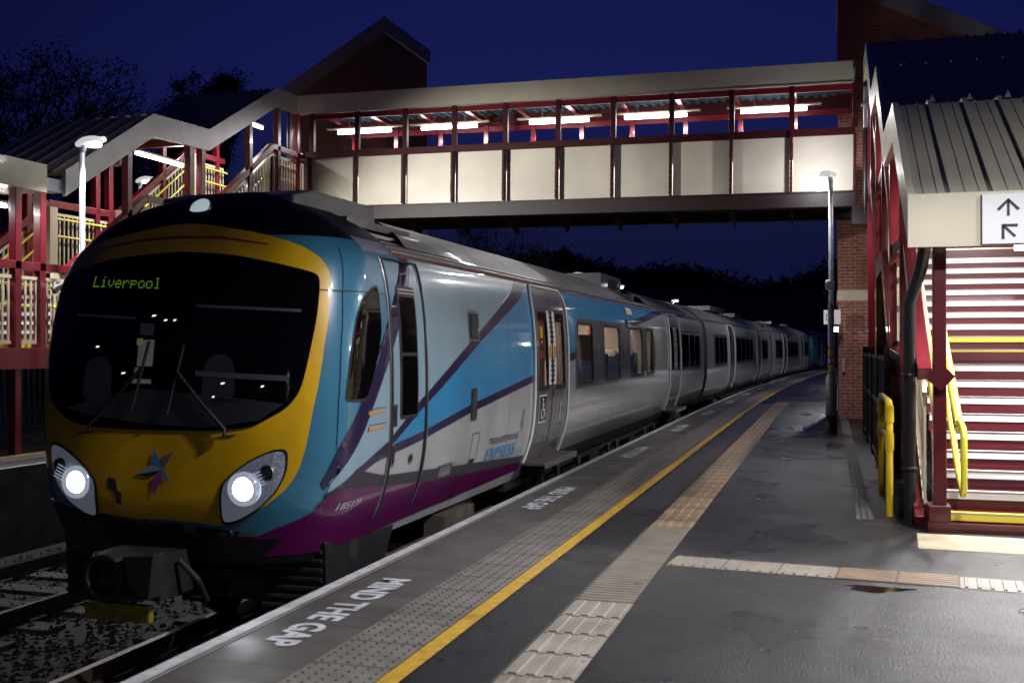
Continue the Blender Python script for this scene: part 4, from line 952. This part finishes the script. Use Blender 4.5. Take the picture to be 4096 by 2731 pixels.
for a in (.05,2.25,4.95,7.19,9.78):
    pa=(a,1.55,2.03); pb=(a+1.4,1.55,2.03)
    p=Vector(pa);q=Vector(pb); m2=MB(); m2.bar(p+Vector((-.3,0,.09)),q+Vector((.3,0,.09)),.12,.03,'cream'); m2.tube([p+Vector((.3,0,.1)),p+Vector((.3,0,.7))],.012,'galv',6); m2.tube([q+Vector((-.3,0,.1)),q+Vector((-.3,0,.7))],.012,'galv',6); h=m2.build('tube_light',fb); m=MB(); m.tube([p,q],.045,'tube_lamp',10); m.build('diffuser',h)
    light('AREA','tube_glow',((a+.7),1.55,1.97),110,(1,.97,.98),1.5,(0,0,0),fb,.08); 
m=MB()
for p in ([(-.22,-.25,2.4),(-.22,-.25,.9),(-.3,-.2,.3),(-.3,-.2,-.6)],[(-.42,-.1,2.2),(-.42,-.1,.2)]): MB().tube(p,.045,'black_steel',10).build('drain_pipe',fb)
m=MB(); m.tube([(12.35,-.25,2.1),(12.35,-.25,-.5)],.055,'black_steel',12); m.tube([(12.35,-.25,2.0),(12.35,-.25,1.2)],.058,'galv',12); m.box((12.1,-.3,-.7),(12.6,.2,-.35),'black_steel'); m.box((12.25,-.35,1.62),(12.5,-.2,1.66),'galv'); m.build('drain_pipe',fb)
# ---------------- lift towers
def tower(label,x0,x1,y0,y1,zlow,zhigh,high_left,bk='brick'):
    t=thing('lift_tower',label,'tower'); za,zb=(zhigh,zlow) if high_left else (zlow,zhigh)
    m=MB(); m.prism([(x0,0),(x1,0),(x1,zb),(x0,za)],lambda p,d:(p[0],d,p[1]),y0,y1,bk); m.build('brick_wall',t)
    m=MB(); o=.35; s=(zb-za)/(x1-x0)
    ea,eb=(0.03,.35) if high_left else (.35,.03)
    m.prism([(x0-ea,za-ea*s),(x1+eb,zb+eb*s),(x1+eb,zb+eb*s+.40),(x0-ea,za-ea*s+.40)],lambda p,d:(p[0],d,p[1]),y0-.18,y1+.2,'fascia_grey'); m.build('roof',t)
    m=MB(); m.box((x0-.025,y0-.025,2.66),(x1+.025,y1+.025,2.90),'stone_band'); m.build('stone_band',t); return t
tower('brick lift tower toned dark as unlit, with sloping roof behind the left end of the footbridge',-14.0,-11.25,26.1,29.1,8.35,9.9,False,'brick_shaded')
rt=tower('red brick lift tower with pale stone band under the right end of the footbridge',.20,3.3,25.3,28.6,8.2,9.75,True)
m=MB(); m.box((1.02,22.3,0),(1.3,25.3,4.2),'brick'); m.box((.99,22.28,2.66),(1.32,25.28,2.90),'stone_band'); m.build('brick_return',rt)
m=MB(); m.box((.28,25.22,1.05),(.34,25.299,1.35),'galv'); m.tube([(1.0,24,2.2),(1.0,24,1.2)],.03,'galv',8); m.build('intercom_box',rt)
# dark mesh enclosure and box beside the stairs
m=MB(); fe=thing('metal_gate_enclosure','black mesh fence panels between the brick tower and the right stairs','fence')
for y in (12.9,15,17,19,21): m.box((.60,y-.03,0),(.66,y+.03,1.62),'black_steel')
for z in (.1,.85,1.45): m.box((.61,12.9,z),(.65,21,z+.05),'black_steel')
m.build('frame',fe); m=MB()
for k in range(160): m.box((.622,12.95+k*.05,.1),(.634,12.972+k*.05,1.5),'black_steel')
m.box((.636,12.9,.1),(.64,21,1.45),'t_under'); m.build('mesh_panel',fe)
b=thing('stair_foot_kerb','low concrete block with inspection cover at the foot of the right stairs','kerb'); m=MB(); m.box((.62,10.75,0),(.80,11.9,.17),'concrete'); m.box((.57,10.9,.17),(.80,11.5,.26),'concrete'); m.build('block',b,bevel=.01); m=MB(); m.box((.64,11.0,.262),(.78,11.35,.275),'black_steel'); m.build('cover',b)
# yellow tubular rail
b=thing('guard_rail','yellow tubular guard rail hoop standing beside the right stairs','rail'); m=MB()
m.tube([(.545,10.75,0),(.545,10.75,.98),(.545,10.78,1.05),(.545,10.86,1.08),(.545,12.3,1.08),(.545,12.42,1.02),(.545,12.45,.94),(.545,12.45,0)],.034,'yellow_paint',14); m.build('hoop',b)
m=MB(); m.tube([(.545,10.75,.72),(.545,12.45,.72)],.030,'yellow_paint',12)
for y,z in ((10.75,.72),(12.45,.72),(10.75,.98),(12.45,.98)): m.tube([(.545,y,z-.09),(.545,y,z+.07)],.043,'yellow_paint',14)
m.build('cross_rail',b)
# ---------------- lamp posts
def lamp_post(loc,label,group,aim=1,h=4.80,bands=False,power=140,lens='lamp_lens',cat='lamp post',rz=0,cone=150,blend=.6,pt=0,ptx=.26):
    t=thing('lamp_post',label,cat,loc,rz,group); 
    m=MB(); m.lathe([(.0,.02),(.105,.02),(.105,1.02),(.06,1.12),(.058,h*.5),(.045,h*.5+.03),(.042,h-.05),(0,h-.05)],(0,0,0),'galv','z',20); m.build('pole',t)
    m=MB(); m.lathe([(.106,0),(.108,.34),(.0,.34)],(0,0,0),'black_steel','z',20); m.build('base_sleeve',t)
    if bands:
        m=MB()
        for z in (1.14,1.44): m.lathe([(.0605,z),(.0605,z+.15)],(0,0,0),'handrail','z',20)
        for z in (1.12,1.285,1.42,1.585): m.lathe([(.062,z),(.062,z+.02)],(0,0,0),'black_steel','z',20)
        m.build('warning_band',t)
    a=aim; hd=MB(); n=14
    prof=[]
    vs=[];
    for k in range(7):
        tt=k/6; x=a*(-.09+.50*tt); wd=.05+.11*math.sin(PI*min(1,tt*1.05+.02)); ht=.03+.07*math.sin(PI*min(1,tt+.1)*.9)
        for j in range(n):
            an=2*PI*j/n; vs.append((x,wd*math.cos(an),h+.02+.05*tt+(ht*math.sin(an) if math.sin(an)>0 else .035*math.sin(an))))
    hd.add(vs,[(i*n+j,i*n+(j+1)%n,(i+1)*n+(j+1)%n,(i+1)*n+j) for i in range(6) for j in range(n)]+[tuple(range(n)),tuple(range(6*n,7*n))],'lamp_shell',smooth=True); hd.tube([(0,0,h-.1),(a*.05,0,h+.03)],.045,'galv',12)
    H_=hd.build('lamp_head',t); m=MB(); vs=[]
    for j in range(16): an=2*PI*j/16; vs.append((a*(.22+.13*math.cos(an)),.10*math.sin(an),h+.01)); 
    vs2=[(a*.22+(v[0]-a*.22)*.8,v[1]*.8,h-.03) for v in vs]
    m.add(vs+vs2,[(j,(j+1)%16,16+(j+1)%16,16+j) for j in range(16)]+[tuple(range(16,32))],lens); m.build('lens',H_)
    if power: light('SPOT','lamp_light',(a*.45,0,h-.09),power,(.97,.96,1),.10,(0,0,0),t,spot=R(cone)).data.spot_blend=blend
    if pt: light('POINT','lamp_glow',(a*ptx,0,h+(.14 if ptx>.3 else -.10)),pt,(.97,.96,1),.08,(0,0,0),t)
    return t
GP='lamp posts along the platforms'
l1=lamp_post((.03,20.85,0),'galvanised lamp post with yellow bands in front of the brick tower',GP,-1,4.80,True,260,rz=R(-64),pt=75,ptx=.50)
m=MB(); m.lathe([(.065,-.1),(.085,-.09),(.085,.07),(.065,.09)],(0,-.02,2.78),'sign_white','z',16); m.lathe([(0,-.12),(.05,-.1),(.065,-.05)],(-.03,-.08,2.70),'black_steel','z',14); m.build('camera_collar',l1)
l2=lamp_post((-11.15,14.0,0),'galvanised lamp post rising behind the train nose beside the left stairs',GP,1,4.74,False,480,cone=120,pt=8,ptx=.9)
light('SPOT','panel_fill_spot',(.35,.3,4.72),3100,(1,.96,.9),.12,(R(77),0,R(-24)),l2,spot=R(68)).data.spot_blend=.7  # extra spot added at the lamp head to brighten the bridge panels
m=MB(); m.tube([(0,0,2.72),(-.12,-.05,2.66),(-.42,-.1,2.50)],.05,'sign_white',12); m.tube([(-.42,-.1,2.50),(-.44,-.104,2.49)],.062,'t_rubber',12); m.build('camera_bracket',l2)
lamp_post((-16.6,23.0,0),'tall lamp post seen through the left stairs, beyond them',GP,1,5.75,False,60)
lamp_post((-10.9,46.2,0),'bright distant lamp post above the train roof, nearest of three',GP,1,4.8,False,260,'lamp_far',pt=80)
lamp_post((-10.9,56.2,0),'small distant lamp post above the train roof, middle of three',GP,1,4.8,False,260,'lamp_far',pt=80)
lamp_post((-10.4,74,0),'faint farthest lamp post above the train roof, beside the dark hill',GP,1,4.8,False,260,'lamp_far',pt=80)
for x,y,pw,cone in ((1.65,6.0,820,139),(1.2,-9,420,163),(1.4,36,500,165),(2.6,54,450,165),(4.2,72,350,165)): # posts behind the camera and beyond the tower that light the platform
    lamp_post((x,y,0),'galvanised lamp post out of the main view along the near platform','lamp posts outside the view',-1,4.8,False,pw,cone=cone,blend=.25)
lamp_post((7.0,6.0,0),'added unseen tall lamp post right of the view, lighting the stair roof','lamp posts outside the view',-1,8.0,False,2000,cone=141,blend=.55)  # unseen lamp added to light the right stair roof
# ---------------- signs
s=thing('direction_sign','white direction sign with two black arrows on the cream stair fascia','sign',(1.235,9.745,2.47)); m=MB(); m.box((0,-.025,0),(1.9,0,.415),'sign_white'); m.build('panel',s)
m=MB(); m.box((-.012,-.02,-.012),(1.912,-.004,0),'sign_ink'); m.box((-.012,-.02,0),(0,-.004,.415),'sign_ink'); m.build('frame',s)
def arrow(cx,cz,ang,l=.15,w_=.022,hl=.09):
    m=MB(); f=lambda x,z:(cx+x*math.cos(ang)-z*math.sin(ang),-.0275,cz+x*math.sin(ang)+z*math.cos(ang))
    m.add([f(-w_/2,-l/2),f(w_/2,-l/2),f(w_/2,l/2-.02),f(-w_/2,l/2-.02)],[(0,1,2,3)],'sign_ink')
    for sg in (1,-1): m.add([f(0,l/2),f(sg*hl,l/2-hl),f(sg*(hl-.02),l/2-hl-.016),f(0,l/2-.03)],[(0,1,2,3)],'sign_ink')
    m.build('arrow',s)
arrow(.20,.305,0); arrow(.20,.11,R(45))
m=MB()
def stroke(pts,w_=.014):
    for p,q in zip(pts[:-1],pts[1:]): m.bar((p[0],-.0275,p[1]),(q[0],-.0275,q[1]),.002,w_,'sign_ink') if False else m.add([(p[0]-(q[1]-p[1])/math.hypot(q[0]-p[0],q[1]-p[1])*w_/2,-.0275,p[1]+(q[0]-p[0])/math.hypot(q[0]-p[0],q[1]-p[1])*w_/2),(q[0]-(q[1]-p[1])/math.hypot(q[0]-p[0],q[1]-p[1])*w_/2,-.0275,q[1]+(q[0]-p[0])/math.hypot(q[0]-p[0],q[1]-p[1])*w_/2),(q[0]+(q[1]-p[1])/math.hypot(q[0]-p[0],q[1]-p[1])*w_/2,-.0275,q[1]-(q[0]-p[0])/math.hypot(q[0]-p[0],q[1]-p[1])*w_/2),(p[0]+(q[1]-p[1])/math.hypot(q[0]-p[0],q[1]-p[1])*w_/2,-.0275,p[1]-(q[0]-p[0])/math.hypot(q[0]-p[0],q[1]-p[1])*w_/2)],[(0,1,2,3)],'sign_ink')
stroke([(.42,.07),(.42,.16),(.52,.16),(.52,.07),(.42,.07)]); stroke([(.42,.27),(.48,.27),(.48,.32),(.56,.32)]); stroke([(.45,.08),(.45,.12),(.49,.12),(.49,.08)],.01)
m.build('pictogram',s)
s=thing('platform_sign','small white square sign with a lift symbol behind the right lamp post','sign',(-.12,24.8,2.12)); m=MB(); m.box((0,0,0),(.36,.03,.32),'sign_white'); m.build('panel',s)
m=MB()
for a,c in (((.05,-.003,.08),(.15,0,.095)),((.05,-.003,.21),(.15,0,.225)),((.05,-.003,.095),(.062,0,.21)),((.138,-.003,.095),(.15,0,.21)),((.08,-.003,.11),(.12,0,.13))): m.box(a,c,'sign_ink')
m.build('pictogram',s)
s=thing('information_screen','small lit screen on the brick tower behind the right lamp post','screen',(.10,24.9,1.95)); m=MB(); m.box((0,0,0),(.10,.05,.12),'black_steel'); m.build('case',s); m=MB(); m.box((.008,-.004,.01),(.092,0,.11),'glimpse2') if 'glimpse2' in MATS else m.box((.008,-.004,.01),(.092,0,.11),'lamp_far'); m.build('screen',s)
# ---------------- left fence
f=thing('palisade_fence','dark palisade fence at the back of the opposite platform','fence'); m=MB()
for k in range(150): y=8+k*.16; m.box((-15.2,y,.05),(-15.17,y+.07,1.5),'black_steel')
m.build('pale',f)['kind']='stuff'; m=MB(); 
for z in (.3,1.25): m.box((-15.17,8,z),(-15.13,32,z+.05),'black_steel')
m.build('rail',f)
# ================================================================ hills and trees
g=MB(); rnd=random.Random(5); pr=[]
az=[R(-62+k*1.6) for k in range(70)]
def hz(a):
    d=math.degrees(a); return .070+.010*math.sin(d*.31)+.006*math.sin(d*.83+1)+.012*math.exp(-((d+10)/9)**2)-.02*(1 if d>14 else 0)
vs=[]
for i,a in enumerate(az):
    for r_,k in ((150,.0),(190,.35),(240,.80),(290,1.0),(420,1.3)):
        vs.append((r_*math.sin(a),r_*math.cos(a),-1.3+k*hz(a)*290))
g.add(vs,[(i*5+j,(i+1)*5+j,(i+1)*5+j+1,i*5+j+1) for i in range(len(az)-1) for j in range(4)],'earth',smooth=True); tag(g.build('hill'),kind='structure')
g=MB()
for k in range(11000):
    a=R(rnd.uniform(-60,45)); rr=rnd.uniform(225,300); zz=-1.3+hz(a)*290*(.68+.32*min(1,(rr-225)/65)); c=Vector((rr*math.sin(a),rr*math.cos(a),zz+rnd.uniform(-.5,2.0))); s=rnd.uniform(.7,1.9); tall=rnd.random()<.06
    for q in range(5):
        d=Vector((rnd.gauss(0,1),rnd.gauss(0,1),rnd.gauss(0,.7)+(1.2 if tall else 0)))*s*.7; p=c+d; r1=Vector((rnd.gauss(0,1),rnd.gauss(0,1),rnd.gauss(0,1)))*s*.38; r2=Vector((rnd.gauss(0,1),rnd.gauss(0,1),rnd.gauss(0,1)))*s*.38
        g.add([p,p+r1,p+r2],[(0,1,2)],'wood_mass')
tag(g.build('hillside_wood'),'dark wooded hillside across the background','wood',kind='stuff')
def tree(loc,h,spread,label,seed,leaf=0.5,group='trees behind the station',conifer=False):
    t=thing('bare_tree' if leaf<.6 else 'leafy_tree',label,'tree',loc,0,group); r=random.Random(seed); tr=MB(); tips=[]
    def br(p,d,l,rad,dep):
        q=p+d*l; mid=p+d*l*.5+Vector((r.gauss(0,1),r.gauss(0,1),0))*l*.05
        tr.tube([p,mid,q],rad,'bark',5 if dep>1 else 7,False,r2=rad*.65)
        if dep>=7 or rad<.006: tips.append(q); return
        for k in range(3 if dep<4 else 2):
            nd=(d+Vector((r.gauss(0,.55),r.gauss(0,.55),r.gauss(.08,.35)))*spread).normalized(); br(q,nd,l*r.uniform(.62,.86),rad*.64,dep+1)
        if dep>1: tips.append(mid)
    br(Vector((0,0,-1.2)),Vector((0,0,1)),h*.30,h*.022,0); tr.build('trunk',t)
    cr=MB()
    for p in tips:
        for k in range(int(2+30*leaf)):
            c=p+Vector((r.gauss(0,1),r.gauss(0,1),r.gauss(0,.8)))*h*.016; s=h*.007*r.uniform(.6,1.5)
            a=Vector((r.gauss(0,1),r.gauss(0,1),r.gauss(0,1))).normalized()*s; b_=Vector((r.gauss(0,1),r.gauss(0,1),r.gauss(0,1))).normalized()*s
            cr.add([c,c+a,c+b_],[(0,1,2)],'leaf')
    cr.build('crown',t)
tree((-29.2,34.2,0),13.5,1.0,'large dark tree with ragged crown at the far left edge',11,.35)
tree((-26.4,34.5,0),11.0,1.0,'dark spreading tree right of the largest one at far left',12,.35)
tree((-25,36.5,0),6.0,1.0,'low dark tree above the lower stair roof on the left',21,.5)
tree((-26.8,42.2,0),12.6,.13,'small rounded dark treetop above the upper left stair roof',13,1.6)
tree((-17,47,0),9,1.0,'bare branching tree just right of the left brick tower',14,.12)
tree((-17.0,53,0),8.5,1.1,'dark rounded tree below the middle of the footbridge',15,.7)
tree((-15.6,57.9,0),8.5,1.1,'dark rounded tree at the right of the group below the footbridge',16,.7)
tree((-17,28,0),6.5,1.0,'dark tree seen between the left stairs and the tower',18,.8)
